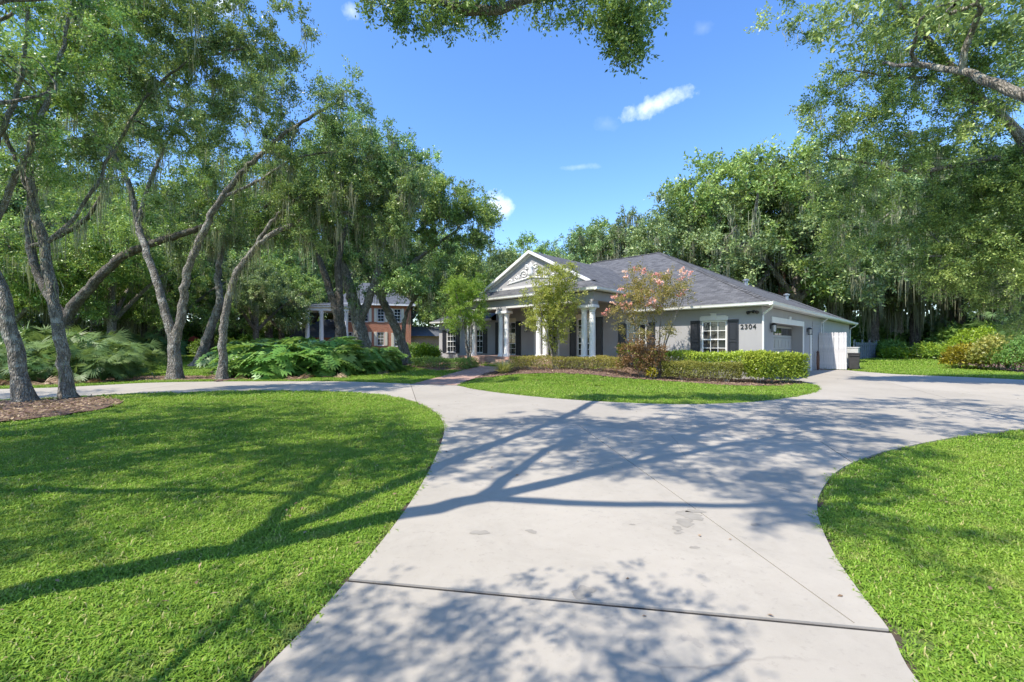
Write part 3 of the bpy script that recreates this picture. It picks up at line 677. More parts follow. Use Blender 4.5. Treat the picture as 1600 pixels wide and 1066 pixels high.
st = MB(); st.box(-12.6, -10.2, -3.68, -3.322, 0, .69); st.box(-12.6, -10.2, -4.04, -3.681, 0, .54); st.box(-12.6, -10.2, -4.40, -4.041, 0, .45); uvd(st.build('porch_steps', M['paver'], house))

# gutters and soffits
def gutter(a, b, z, nx_, ny_, mat='white'):
    """white gutter along a-b (house x, y), outward normal (nx,ny), roof edge height z"""
    a, b = Vector((*a, 0)), Vector((*b, 0)); n = Vector((nx_, ny_, 0)); q = MB(); prof = [(-.06, -.14), (.035, -.14), (.085, -.10), (.10, -.02), (.115, .012), (.095, .014), (-.02, .008)]
    k = len(prof)
    for P in (a, b): q.v += [tuple(P + n * u + Vector((0, 0, z + w))) for u, w in prof]
    q.f += [(i, (i + 1) % k, k + (i + 1) % k, k + i) for i in range(k)] + [tuple(range(k)), tuple(reversed(range(k, 2 * k)))]; return q.build('gutter', M[mat], house)
gutter((-6.3, e0), (x1 + .1, e0), EZ, 0, -1); gutter((x0 - .1, e0), (-16.45, e0), EZ, 0, -1); gutter((x1, e0 - .1), (x1, b1), EZ, 1, 0); gutter((x0, e0), (x0, e1), EZ, -1, 0)
gutter((gx0 - .1, ey), (gx1 + .1, ey), pz, 0, -1); gutter((gx1, ey - .1), (gx1, 1.3), pz, 1, 0); gutter((gx0, ey - .1), (gx0, 1.3), pz, -1, 0)
sf = MB(); zs = EZ - .105
sf.quad((-6.41, e0, zs), (x1, e0, zs), (x1, 0.0, zs), (-6.41, 0.0, zs)); sf.quad((x0, e0, zs), (-16.3, e0, zs), (-16.3, 0, zs), (x0, 0, zs)); sf.quad((0, 0, zs), (x1, 0, zs), (x1, b1, zs), (0, b1, zs)); sf.quad((x0, 0, zs), (-23, 0, zs), (-23, e1, zs), (x0, e1, zs))
zp = pz - .13; sf.quad((gx0, ey, zp), (gx1, ey, zp), (gx1, ya, zp), (gx0, ya, zp)); sf.quad((-6.4, ya, zp), (gx1, ya, zp), (gx1, 1.4, zp), (-6.4, 1.4, zp)); sf.quad((gx0, ya, zp), (-16.28, ya, zp), (-16.28, 1.4, zp), (gx0, 1.4, zp))
sf.build('soffit', M['offwhite'], house)
def downspout(pts):
    MB().tube(pts, .042, 6).build('downspout', M['white'], house)
downspout([(.47, -.30, 3.17), (.40, -.24, 3.05), (.10, -.06, 2.86), (.05, -.04, 2.75), (.05, -.04, .0)])
downspout([(.47, 25.0, 3.17), (.40, 25.0, 3.05), (.10, 25.0, 2.86), (.05, 25.0, 2.75), (.05, 25.0, .1)])
downspout([(.40, 12.6, 3.15), (.09, 12.6, 2.9), (.06, 12.6, 2.6), (.06, 12.6, .1)])

# garage end
gd = empty('garage_door', (-.5, 0, 0), 0, house); rows = 4; ph = (GZ - .02) / rows; nwin = 8
for r in range(rows):
    MB().box(-.05, 0, GY0 + .02, GY1 - .02, .01 + r * ph, .01 + (r + 1) * ph - .012).build('door_panel', M['garage'], gd, bevel=.008)
    pwid = (GY1 - GY0 - .2) / nwin
    for c in range(nwin):
        yy = GY0 + .1 + c * pwid
        if r == rows - 1:
            MB().box(.001, .018, yy + .05, yy + pwid - .05, r * ph + .14, (r + 1) * ph - .12).build('pane', M['glass'], gd)
        else: MB().box(.001, .014, yy + .06, yy + pwid - .06, r * ph + .12, (r + 1) * ph - .12).build('raised_panel', M['garage'], gd, bevel=.006)
MB().box(-.56, .018, GY0 - .1, GY1 + .1, -.06, .004).build('garage_threshold', M['concrete'], house)
gt = MB(); gt.box(0.002, .05, GY0 - .32, GY1 + .22, GZ, GZ + .27); gt.box(.002, .075, (GY0 + GY1) / 2 - .16, (GY0 + GY1) / 2 + .16, GZ + .272, GZ + .40); gt.box(.002, .05, GY1, GY1 + .16, -.1, GZ - .001); gt.build('garage_trim', M['white'], house, bevel=.008)
gc = MB(); gc.box(.002, .05, 9.45, 9.85, -.1, 2.52); gc.build('side_trim', M['offwhite'], house, bevel=.008)
for k in range(17): 
    q = MB(); zz = .05 + k * .17; n = len(q.v); q.v += [(.004, 10.2, zz), (.03, 10.2, zz), (.008, 10.2, zz + .168), (.004, 10.2, zz + .168), (.004, 12.4, zz), (.03, 12.4, zz), (.008, 12.4, zz + .168), (.004, 12.4, zz + .168)]
    q.f += [(0, 3, 2, 1), (4, 5, 6, 7), (0, 1, 5, 4), (1, 2, 6, 5), (2, 3, 7, 6), (3, 0, 4, 7)]; q.build('siding_board', M['stucco'], house)
# roof vents
for (vx, vy) in ((-3.6, 10.2), (-2.2, 14.3)):
    zz = EZ + min((.45 - vx), 99) * PIT; MB().lathe(vx, vy, [(.12, zz - .3), (.12, zz + .25), (.2, zz + .28), (.2, zz + .34), (.05, zz + .42)], 12).build('roof_vent', M['steel'], house, smooth=True)
# house number
fc = bpy.data.curves.new('house_number', 'FONT'); fc.body = '2304'; fc.size = .29; fc.extrude = .012; fc.align_x = 'CENTER'; fc.align_y = 'CENTER'; fc.space_character = 1.12; fc.offset = .003
ft = bpy.data.objects.new('number_text', fc); COL.objects.link(ft); bpy.context.view_layer.update()
nm_ = bpy.data.meshes.new_from_object(ft.evaluated_get(bpy.context.evaluated_depsgraph_get())); bpy.data.objects.remove(ft); nm_.materials.clear()
fo = link('house_number', nm_, M['iron'], house); fo.location = (-.53, -.014, 2.30); fo.rotation_euler = (R(90), 0, 0)

# lamps on the walls (switched off)
def lantern(loc, rz, label, parent=None, s=1.0):
    q = empty('wall_lantern', loc, rz); f = MB()
    f.box(-.06, .06, -.02, 0, -.05, .22); f.tube([(0, -.01, .17), (0, -.10, .24), (0, -.16, .20)], .012, 6); f.lathe(0, -.16, [(.13, .15), (.10, .19), (.02, .24)], 4)
    f.lathe(0, -.16, [(.125, -.22), (.125, -.19), (.115, -.189)], 4); f.lathe(0, -.16, [(.125, .12), (.13, .149), (.12, .15)], 4)
    for k in range(4):
        a = k * math.pi / 2; f.tube([(.11 * math.cos(a), -.16 + .11 * math.sin(a), -.19), (.12 * math.cos(a), -.16 + .12 * math.sin(a), .12)], .011, 4)
    f.build('lantern_cage', M['iron'], q); MB().lathe(0, -.16, [(.10, -.188), (.108, .119)], 4).build('lantern_glass', M['lamp_glass'], q)
    q.scale = (s, s, s); tag(q, label, 'lantern', 'black lanterns on the house walls'); return q
def hp(x, y, z): p = L(x, y); return (p[0], p[1], z)
lantern(hp(.002, 1.25, 2.28), HOUSE_RZ + R(90), 'black lantern on the grey wall at the near side of the garage door', s=.9)
lantern(hp(.002, 8.75, 2.28), HOUSE_RZ + R(90), 'black lantern on the grey wall past the far side of the garage door', s=.9)
lantern(hp(-13.5, -.002, 2.55), HOUSE_RZ, 'black lantern on the porch wall beside the front door', s=1.0)
fd = empty('flood_light', hp(-.32, -.002, 2.98), HOUSE_RZ); MB().lathe(0, -.03, [(.07, -.03), (.07, .02), (.03, .03)], 10).build('mount', M['iron'], fd)
for s in (-1, 1): MB().tube([(s * .02, -.05, -.01), (s * .09, -.09, -.03), (s * .15, -.15, -.06), (s * .19, -.20, -.085)], [.018, .03, .07, .075], 12).build('lamp_head', M['iron'], fd)
MB().lathe(0, -.09, [(.045, -.10), (.05, -.05), (.02, -.02)], 10).build('sensor', M['iron'], fd)
tag(fd, 'black twin-head flood light under the eave by the house number', 'light')

# ------------------------------------------------------------------ fences, bin and other things by the garage
P0 = L(0.02, 11.95)
pf = empty('privacy_fence', (*P0, 0), HOUSE_RZ); bw = .125
bm_ = MB().box(0, bw - .008, -.03, 0, .04, 2.26); n0 = len(bm_.v); bm_.v[6:8] = [(bw - .008, 0, 2.26), (0, 0, 2.26)]
brd = MB(); brd.v += [(0, -.022, .04), (bw - .01, -.022, .04), (bw - .01, 0, .04), (0, 0, .04), (0, -.022, 2.22), (.03, -.022, 2.27), (bw - .04, -.022, 2.27), (bw - .01, -.022, 2.22), (0, 0, 2.22), (.03, 0, 2.27), (bw - .04, 0, 2.27), (bw - .01, 0, 2.22)]
brd.f += [(0, 1, 7, 6, 5, 4), (3, 8, 9, 10, 11, 2), (0, 3, 2, 1), (0, 4, 8, 3), (1, 2, 11, 7), (4, 5, 9, 8), (5, 6, 10, 9), (6, 7, 11, 10)]
brd_me = brd.mesh('board', M['fence_white'])
for k in range(11):
    b = link('board', brd_me, None, pf); b.location = (.03 + k * bw, -.012 * (k % 2), random.Random(k).uniform(-.012, .012)); b.rotation_euler = (0, R(random.Random(k + 50).uniform(-.3, .3)), 0)
for zz in (.35, 1.15, 1.95): MB().box(.02, .03 + 11 * bw, .003, .045, zz, zz + .09).build('rail', M['fence_white'], pf)
for xx in (.06, .03 + 11 * bw - .06): MB().box(xx - .045, xx + .045, .047, .137, 0, 2.2).build('post', M['fence_white'], pf)
tag(pf, 'tall white board fence panel standing out from the garage wall', 'fence')
def wheelie_bin(loc, rz, label, mat='bin'):
    q = empty('wheelie_bin', loc, rz); b = MB(); b.v += [(-.22, -.26, .06), (.22, -.26, .06), (.22, .22, .06), (-.22, .22, .06), (-.29, -.36, .98), (.29, -.36, .98), (.29, .30, .98), (-.29, .30, .98)]
    b.f += [(0, 3, 2, 1), (4, 5, 6, 7), (0, 1, 5, 4), (1, 2, 6, 5), (2, 3, 7, 6), (3, 0, 4, 7)]; b.build('body', M[mat], q, bevel=.03)
    l = MB(); l.box(-.31, .31, -.39, .34, .985, 1.03); l.tube([(-.28, .37, 1.0), (.28, .37, 1.0)], .025); l.build('lid', M[mat], q, bevel=.012)
    MB().box(-.24, .24, -.40, -.34, .86, .92).build('grip', M[mat], q, bevel=.01)
    for s in (-1, 1): MB().tube([(s * .23, .24, .11), (s * .29, .24, .11)], .11, 14).build('wheel', M['iron'], q)
    tag(q, label, 'bin'); return q
wheelie_bin(hp(1.72, 12.3, 0), HOUSE_RZ + R(8), 'dark wheelie bin standing at the end of the white fence panel')
ac = empty('air_conditioner', hp(.75, 13.6, 0), HOUSE_RZ); MB().box(-.45, .45, -.45, .45, .08, 1.15).build('casing', M['ac'], ac, bevel=.03); MB().box(-.5, .5, -.5, .5, 0, .078).build('pad', M['concrete'], ac); MB().lathe(0, 0, [(.36, 1.152), (.36, 1.19), (.30, 1.20)], 20).build('fan_guard', M['iron'], ac)
tag(ac, 'pale air conditioner box behind the white fence panel', 'air conditioner')
ac2 = empty('utility_cabinet', hp(1.55, 13.3, 0), HOUSE_RZ); MB().box(-.3, .3, -.3, .3, .1, 1.32).build('casing', M['ac'], ac2, bevel=.02); MB().box(-.33, .33, -.33, .33, 1.322, 1.37).build('lid', M['offwhite'], ac2, bevel=.01); MB().box(-.36, .36, -.36, .36, 0, .098).build('pad', M['concrete'], ac2)
tag(ac2, 'pale metal cabinet with a white lid behind the dark bin', 'cabinet')
hs = empty('garden_hose', hp(.10, 10.75, .02), HOUSE_RZ + R(90)); q = MB()
for k in range(9):
    rr = random.Random(k); w, h = .17 + rr.uniform(-.03, .03), .52 + rr.uniform(-.05, .05)
    q.tube([(w * math.cos(a * math.pi / 12) + rr.uniform(-.008, .008), -.06 - .025 * (k % 4), .60 + h * math.sin(a * math.pi / 12) - .04) for a in range(24)], .017, 6, True)
q.tube([(.16, -.10, .3), (.25, -.12, .08), (.35, -.2, .02), (.6, -.3, .02), (.8, -.25, .02)], .016, 6); q.build('hose_coil', M['hose'], hs, smooth=True); MB().box(-.10, .10, -.16, -.02, 1.02, 1.08).build('hanger', M['iron'], hs)
tag(hs, 'brown garden hose coiled on the wall beside the garage door', 'hose')
mt = empty('electric_meter', hp(.01, 13.1, 1.9), HOUSE_RZ + R(90)); MB().box(-.2, .2, -.14, 0, -.3, .3).build('box', M['ac'], mt, bevel=.02); MB().tube([(0, -.06, .3), (0, -.06, 1.2)], .03).build('conduit', M['steel'], mt); MB().lathe(0, -.16, [(.09, -.05), (.09, .06)], 12).build('dial', M['lamp_glass'], mt)
tag(mt, 'grey electric meter box with conduit on the garage wall', 'meter')
pl = at(1248.5, 597, 18.2); pole = MB(); pole.tube([(0, 0, -.05), (0, 0, .72)], .012, 6); pole.tube([(0, 0, .72), (0, 0, 1.0)], [.012, .004], 6)
pole = pole.build('garden_stake', M['steel']); pole.location = (pl.x, pl.y, 0); tag(pole, 'thin grey metal stake at the garage end of the mulch bed', 'stake')

# slate fence along the back lawn
fa, fb = at(1337, 562, 41.5), at(1371, 560, 47.0); fa.z = fb.z = 0
bf = empty('picket_fence', fa, math.atan2(fb.y - fa.y, fb.x - fa.x)); fl_ = (fb - fa).length; npk = 22
pk = MB().box(0, fl_ / npk * .84, -.03, 0, .05, 1.72).mesh('picket', M['fence_grey'])
for k in range(npk):
    o = link('picket', pk, None, bf); o.location = (k * fl_ / npk, .04 * (k % 2), random.Random(k).uniform(-.02, .03))
for zz in (.3, 1.5): MB().box(0, fl_, .003 - .028, .037 - .028 - .006, zz, zz + .09).build('rail', M['fence_grey'], bf)
for k in range(4):
    x = k * fl_ / 3; MB().box(x - .06, x + .06, .045, .165, 0, 1.9).build('post', M['fence_grey'], bf); MB().lathe(x, .105, [(.09, 1.901), (.09, 1.94), (.02, 2.0)], 4).build('post_cap', M['fence_grey'], bf)
tag(bf, 'slate-blue board fence behind the garage end of the house', 'fence')

# ------------------------------------------------------------------ the neighbour's brick house
NB = at(608, 540, 49); nb = empty('brick_house', (NB.x, NB.y, .05), R(16)); tag(nb, 'two-storey red brick house seen between the oaks', 'house')
nwin = [(-2.6, 4.0), (-.9, 4.0), (.9, 4.0), (-2.6, 1.35), (-.9, 1.35), (.95, 1.25), (-4.3, 4.0), (-4.3, 1.35)]
mb = MB(); wall_front(mb, -5.6, 2.4, 0, 6.0, 0, [(x - .38, x + .38, z, z + 1.5) for x, z in nwin]); mb.quad((2.4, 0, 0), (2.4, 9, 0), (2.4, 9, 6), (2.4, 0, 6)); mb.quad((-5.6, 0, 0), (-5.6, 0, 6), (-5.6, 9, 6), (-5.6, 9, 0)); mb.quad((2.4, 9, 0), (-5.6, 9, 0), (-5.6, 9, 6), (2.4, 9, 6)); uvd(mb.build('wall', M['red_brick'], nb))
for i, (x, z) in enumerate(nwin):
    w = window((x - .38, x + .38, z, z + 1.5), 2, 4, 2, parent=nb)
    for s in (-1, 1): MB().box(x + s * .57 - .15, x + s * .57 + .15, -.05, -.003, z - .02, z + 1.52).build('shutter', M['cream'], nb, bevel=.01)
rf = MB(); rf.quad((-6.1, -.5, 6), (2.9, -.5, 6), (-.2, 4.5, 8.9), (-3, 4.5, 8.9)); rf.quad((2.9, -.5, 6), (2.9, 9.5, 6), (-.2, 4.5, 8.9)); rf.quad((2.9, 9.5, 6), (-6.1, 9.5, 6), (-3, 4.5, 8.9), (-.2, 4.5, 8.9)); rf.quad((-6.1, 9.5, 6), (-6.1, -.5, 6), (-3, 4.5, 8.9)); uvd(rf.build('roof', M['shingle_pale'], nb))
MB().box(-6.1, 2.9, -.5, -.35, 5.82, 5.998).build('fascia', M['white'], nb); MB().box(2.76, 2.9, -.349, 9.5, 5.82, 5.998).build('fascia', M['white'], nb)
po = empty('portico', (-5.2, 0, 0), 0, nb); q = MB(); q.box(-3.0, 1.2, -3.2, -.01, 4.9, 5.25); q.box(-3.2, 1.4, -3.4, -.02, 5.251, 5.42); q.build('portico_beam', M['white'], po, bevel=.02)
q = MB(); q.quad((-3.3, -3.5, 5.43), (1.5, -3.5, 5.43), (1.5, -.01, 6.0), (-3.3, -.01, 6.0)); uvd(q.build('portico_roof', M['shingle_pale'], po))
for (x, y) in ((-2.75, -2.95), (-1.45, -2.95), (.9, -2.95)): MB().lathe(x, y, [(.27, 0), (.27, .2), (.22, .25), (.21, 2.5), (.19, 4.6), (.25, 4.75), (.27, 4.899)], 16).build('column', M['white'], po, smooth=True)
MB().box(-3.0, 1.2, -3.3, -.01, -.1, .25).build('portico_floor', M['concrete'], po)
lw = MB(); lw.quad((-9.6, -1, 0), (-5.61, -1, 0), (-5.61, -1, 2.3), (-9.6, -1, 2.3)); lw.quad((-9.6, -1, 0), (-9.6, -1, 2.3), (-9.6, 6, 2.3), (-9.6, 6, 0)); uvd(lw.build('side_wing_wall', M['red_brick'], nb))
lw = MB(); lw.quad((-10.2, -1.5, 2.2), (-5.61, -1.5, 2.2), (-5.61, 2.5, 4.3), (-7.4, 2.5, 4.3)); lw.quad((-10.2, 6.5, 2.2), (-10.2, -1.5, 2.2), (-7.4, 2.5, 4.3)); uvd(lw.build('side_wing_roof', M['shingle_pale'], nb))
rw = MB(); rw.quad((2.41, 1, 0), (8.5, 1, 0), (8.5, 1, 2.5), (2.41, 1, 2.5)); rw.quad((8.5, 1, 0), (8.5, 8, 0), (8.5, 8, 2.5), (8.5, 1, 2.5)); uvd(rw.build('low_wing_wall', M['pink_brick'], nb))
rw = MB(); rw.quad((2.41, .5, 2.45), (9.0, .5, 2.45), (6.4, 4.5, 3.7), (2.41, 4.5, 3.7)); rw.quad((9, .5, 2.45), (9, 8.5, 2.45), (6.4, 4.5, 3.7)); uvd(rw.build('low_wing_roof', M['shingle_pale'], nb))

um = empty('patio_umbrella', at(303, 566, 62).xy.to_3d()); q = MB(); q.lathe(0, 0, [(1.35, 1.95), (1.0, 2.2), (.5, 2.5), (.03, 2.72)], 8); q.build('canopy', M['red_cloth'], um); MB().tube([(0, 0, 0), (0, 0, 2.75)], .03).build('pole', M['steel'], um); MB().lathe(0, 0, [(.3, 0), (.3, .08), (.05, .12)], 12).build('base', M['iron'], um)
tag(um, 'small red umbrella far off between the oak trunks', 'umbrella')
# a lane across the far lawn
for (pts, lab) in (([(60, 560.2), (200, 559), (345, 557.6), (500, 556.5), (500, 554.8), (345, 555.6), (200, 556.8), (60, 558)], 'far pale lane beyond the oaks, nearer the wood'), ([(200, 572), (345, 569), (390, 568), (390, 566.2), (345, 567), (200, 569.6)], 'narrow pale path across the lawn behind the forked oak')):
    v, f = sheet([tuple(gnd(*p)[:2]) for p in pts], 6, .0, zfun=lambda x, y: hz(x, y)); me = bpy.data.meshes.new('far_path'); me.from_pydata([tuple(p) for p in v], [], f); tag(link('far_path', me, M['concrete']), lab, 'path', kind='structure')

# ------------------------------------------------------------------ trees
def spline3(pts, step=.22):
    P = [np.array(p, float) for p in pts]; out = []
    for i in range(len(P) - 1):
        p0, p1, p2, p3 = P[max(i - 1, 0)], P[i], P[i + 1], P[min(i + 2, len(P) - 1)]
        n = max(1, int(np.linalg.norm(p2[:3] - p1[:3]) / step))
        for k in range(n):
            t = k / n; out.append(0.5 * (2 * p1 + (p2 - p0) * t + (2 * p0 - 5 * p1 + 4 * p2 - p3) * t * t + (3 * p1 - p0 - 3 * p2 + p3) * t ** 3))
    out.append(P[-1]); return np.array(out)

class Tree:
    def __init__(s, seed): s.rng = np.random.default_rng(seed); s.p = []; s.par = []; s.rad = []; s.att = []; s.fix = []
    def stem(s, pts, parent=-1, att_from=.35, wob=.02):
        """explicit limb, points (x,y,z,r)"""
        q = spline3(pts); last = parent
        for i, v in enumerate(q):
            if parent >= 0 and i == 0: continue
            j = v[:3] + s.rng.normal(0, wob, 3) * (1 if i > 2 else 0)
            s.p.append(j); s.par.append(last); s.rad.append(max(v[3], .012)); s.att.append(i / len(q) >= att_from); s.fix.append(True); last = len(s.p) - 1
        return last
    def near(s, pt): return int(np.argmin(((np.array(s.p) - np.array(pt)) ** 2).sum(1)))
    def grow(s, centres, tip=.012, step=.6):
        P = np.array(s.p); att = np.array(s.att)
        idx = np.nonzero(att)[0]; dmin = np.array([np.sqrt(((P[idx] - c) ** 2).sum(1)).min() for c in centres]); order = np.argsort(dmin)
        buf = np.zeros((len(P) + len(centres) * 26, 3)); buf[:len(P)] = P; ok = np.zeros(len(buf), bool); ok[:len(P)] = att; n = len(P)
        s.tips = []
        for k in order:
            c = centres[k]; dv = c - buf[:n]; dd = np.sqrt((dv ** 2).sum(1)) + np.where(ok[:n], 0, 1e6) + .35 * np.maximum(0, -dv[:, 2])
            j = int(dd.argmin()); p0 = buf[j].copy(); Ln = np.linalg.norm(c - p0); m = min(24, max(2, int(Ln / step)))
            par = s.par[j]; pd = (p0 - buf[par]) if par >= 0 else np.array([0, 0, 1.]); pd = pd / (np.linalg.norm(pd) + 1e-9)
            c1 = p0 + (pd * .45 + np.array([0, 0, .25])) * Ln * .45; last = j
            for q in range(1, m + 1):
                t = q / m; b = (1 - t) ** 2 * p0 + 2 * t * (1 - t) * c1 + t * t * c
                if q < m: b = b + s.rng.normal(0, .045 * min(Ln, 3), 3)
                s.p.append(b); s.par.append(last); s.rad.append(tip); s.att.append(True); s.fix.append(False); buf[n] = b; ok[n] = True; last = n; n += 1
            s.tips.append((last, k))
        ex = 2.15; acc = np.zeros(n); R_ = np.array(s.rad)
        for i in range(n - 1, -1, -1):
            if not s.fix[i]: R_[i] = max(tip, acc[i] ** (1 / ex)) if acc[i] > 0 else tip
            if s.par[i] >= 0: acc[s.par[i]] += R_[i] ** ex
        for i in range(n):                                   # a branch is never thicker than what it leaves
            if s.par[i] >= 0 and not s.fix[i]: R_[i] = min(R_[i], R_[s.par[i]] * .85)
        s.rad = R_
    def wood(s, name, mat, parent, minr=.0, flare=1.35):
        n = len(s.p); P = np.array(s.p); kids = [[] for _ in range(n)]
        for i in range(n):
            if s.par[i] >= 0: kids[s.par[i]].append(i)
        V = []; Fq = []; base = 0; done = np.zeros(n, bool)
        starts = [(i, -1) for i in range(n) if s.par[i] < 0]
        while starts:
            i, pr = starts.pop(); ch = ([pr] if pr >= 0 else []) + [i]; done[i] = True
            while kids[ch[-1]]:
                ks = sorted(kids[ch[-1]], key=lambda k: -s.rad[k] - (10 if s.fix[k] and s.fix[ch[-1]] and k == ch[-1] + 1 else 0))
                for k in ks[1:]: starts.append((k, ch[-1]))
                ch.append(ks[0]); done[ks[0]] = True
            if s.rad[ch[1] if pr >= 0 and len(ch) > 1 else ch[0]] < minr or len(ch) < 2: continue
            q = P[ch]; r = np.array([s.rad[k] for k in ch]); 
            if pr >= 0: r[0] = r[1] * 1.15
            else:
                zb = q[0, 2]; fl_k = np.exp(-np.maximum(0, q[:, 2] - zb) / .28); r = r * (1 + (flare - 1) * fl_k)
            ns = 20 if r.max() > .15 else (8 if r.max() > .05 else (5 if r.max() > .02 else 3))
            t = np.gradient(q, axis=0); t /= (np.linalg.norm(t, axis=1, keepdims=True) + 1e-9)
            a = np.cross(t, np.array([.31, .95, .05])); a /= (np.linalg.norm(a, axis=1, keepdims=True) + 1e-9); b = np.cross(t, a)
            ang = np.arange(ns) / ns * 2 * np.pi
            rr = r[:, None] * (1 + (s.rng.normal(0, .06, (len(ch), ns)) if ns >= 8 else 0))
            if pr < 0: rr = rr * (1 + (.20 * np.cos(4 * ang + s.rng.uniform(0, 6)) + .12 * np.cos(7 * ang + 1.7))[None, :] * fl_k[:, None])
            ring = q[:, None, :] + a[:, None, :] * (rr * np.cos(ang))[:, :, None] + b[:, None, :] * (rr * np.sin(ang))[:, :, None]
            V.append(ring.reshape(-1, 3)); m = len(ch)
            ii = np.arange((m - 1) * ns); rw, cl = ii // ns, ii % ns
            Fq.append(np.column_stack([rw * ns + cl, rw * ns + (cl + 1) % ns, (rw + 1) * ns + (cl + 1) % ns, (rw + 1) * ns + cl]) + base); base += m * ns
        return link(name, mesh_np(name, np.concatenate(V), np.concatenate(Fq), mat, smooth=True), None, parent)

def in_blobs(rng, blobs, n):
    """points through crown ellipsoids, denser to the outside; returns points and outward directions"""
    w = np.array([b[2] * 6 if len(b) > 2 else b[1][0] * b[1][1] * b[1][2] ** .5 for b in blobs], float); w /= w.sum(); pick = rng.choice(len(blobs), n, p=w)
    d = rng.normal(size=(n, 3)); d /= np.linalg.norm(d, axis=1, keepdims=True); r = rng.uniform(.12, 1, n) ** (1 / 2.4)
    c = np.array([b[0] for b in blobs], float)[pick]; rd = np.array([b[1] for b in blobs], float)[pick]
    return c + d * r[:, None] * rd, d

def crown_leaves(rng, centres, outs, n_leaf, size, spread=.55, up=.25, twigs=9, wr=.45):
    nc = len(centres); per = max(1, n_leaf // (nc * twigs)); nt = nc * twigs
    tc = np.repeat(centres, twigs, 0); to = np.repeat(outs, twigs, 0)
    td = rng.normal(size=(nt, 3)) + to * .7 + np.array([0, 0, up]); td[:, 2] *= .75; td /= np.linalg.norm(td, axis=1, keepdims=True)
    tl = rng.uniform(.45, 1.25, nt) * spread
    tb = tc + rng.normal(0, .13 * spread, (nt, 3))
    k = np.repeat(np.arange(nt), per); t = rng.uniform(.12, 1.05, len(k)); sag = np.zeros((len(k), 3)); sag[:, 2] = -.18 * spread * t ** 2
    pos = tb[k] + td[k] * (tl[k] * t)[:, None] + sag + rng.normal(0, .10 * spread, (len(k), 3))
    dr = td[k] * .6 + rng.normal(0, .75, (len(k), 3)); dr /= np.linalg.norm(dr, axis=1, keepdims=True)
    nr = rng.normal(0, .7, (len(k), 3)); nr[:, 2] += .75
    sz = size * rng.uniform(.6, 1.25, len(k)) 
    ct = rng.normal(0, .18, nc); tint = np.clip(.44 + np.repeat(ct, twigs)[k] + rng.normal(0, .23, len(k)), 0, 1)
    v, f = leaf_quads(pos, dr, nr, sz, wr, .15)
    return v, f, tint

def moss_mesh(rng, roots, lmin, lmax, wid, per=11):
    """Spanish moss: tapering threads hanging from the limbs"""
    n = len(roots) * per; r = np.repeat(np.asarray(roots), per, 0) + np.column_stack([rng.normal(0, .05 + wid * 2.2, (n, 2)), rng.uniform(-.06, .10, n)])
    ln = np.repeat(rng.uniform(lmin, lmax, len(roots)) ** 1.0, per) * rng.uniform(.35, 1.05, n); a = rng.uniform(0, np.pi, n); d = np.column_stack([np.cos(a), np.sin(a), np.zeros(n)])
    V = []; prev = r
    for j, (t, w) in enumerate(((0, .6), (.3, 1.0), (.65, .75), (1.0, .12))):
        c = r + np.column_stack([rng.normal(0, .02 + .03 * t, n), rng.normal(0, .02 + .03 * t, n), -ln * t]); hw = (wid * .55 * w * rng.uniform(.5, 1.4, n))[:, None]
        V += [c - d * hw, c + d * hw]
    V = np.stack(V, 1); i0 = np.arange(n) * 8
    F = np.concatenate([np.column_stack([i0 + 2 * j, i0 + 2 * j + 1, i0 + 2 * j + 3, i0 + 2 * j + 2]) for j in range(3)])
    ti = np.tile(np.clip(rng.normal(.5, .22, n), 0, 1), 3)
    return V.reshape(-1, 3), F, ti

def oak(label, base, stems, blobs, seed, clusters, n_leaf, size, leaf='oak_leaf', bark='bark', moss=0, moss_len=(.3, 1.2), group=None, spread=.55, moss_w=.022, name='live_oak', cat='tree', moss_low=0.0, up=.25, tip=.012, minr=0.0, twigs=9):
    """stems: list of (points, parent point or None); everything is stored relative to the tree's base"""
    T = Tree(seed); b = np.array(base, float)
    for pts, par in stems:
        rel = [(*(np.array(p[:3]) - b), p[3]) for p in pts]
        T.stem(rel, -1 if par is None else T.near(np.array(par) - b), .35 if par is None else .15)
    bl = [(np.array(q[0]) - b, (q[1],) * 3 if np.isscalar(q[1]) else q[1], *q[2:]) for q in blobs]
    cen, out = in_blobs(T.rng, bl, clusters); T.grow(cen, tip)
    e = empty(name, tuple(b)); T.wood('trunk', M[bark], e, minr)
    v, f, ti = crown_leaves(T.rng, cen, out, n_leaf, size, spread, up, twigs); link('crown', mesh_np('crown', v, f, M[leaf], ti), None, e)
    if moss:
        P = np.array(T.p); ok = np.nonzero((P[:, 2] > moss_low) & (np.array(T.rad) < .14))[0]; rt = P[T.rng.choice(ok, moss)]
        link('spanish_moss', mesh_np('spanish_moss', *moss_mesh(T.rng, rt, *moss_len, moss_w)[:2], M['moss'], tint=None), None, e)
        mo = [c for c in e.children if c.name.startswith('spanish_moss')][0]; mo['kind'] = 'stuff'; me = mo.data; a = me.attributes.new('tint', 'FLOAT', 'FACE'); a.data.foreach_set('value', np.clip(T.rng.normal(.5, .2, len(me.polygons)), 0, 1).astype(np.float32))
    tag(e, label, cat, group); return e

def copy_tree(src, loc, rz=0.0, s=1.0, label=None, group=None, sz=None):
    r = src.copy(); COL.objects.link(r); r.location = loc; r.rotation_euler = (0, 0, rz); r.scale = (s, s, sz or s)
    for ch in src.children:
        c = ch.copy(); COL.objects.link(c); c.parent = r
    if label: r['label'] = label
    if group: r['group'] = group
    return r

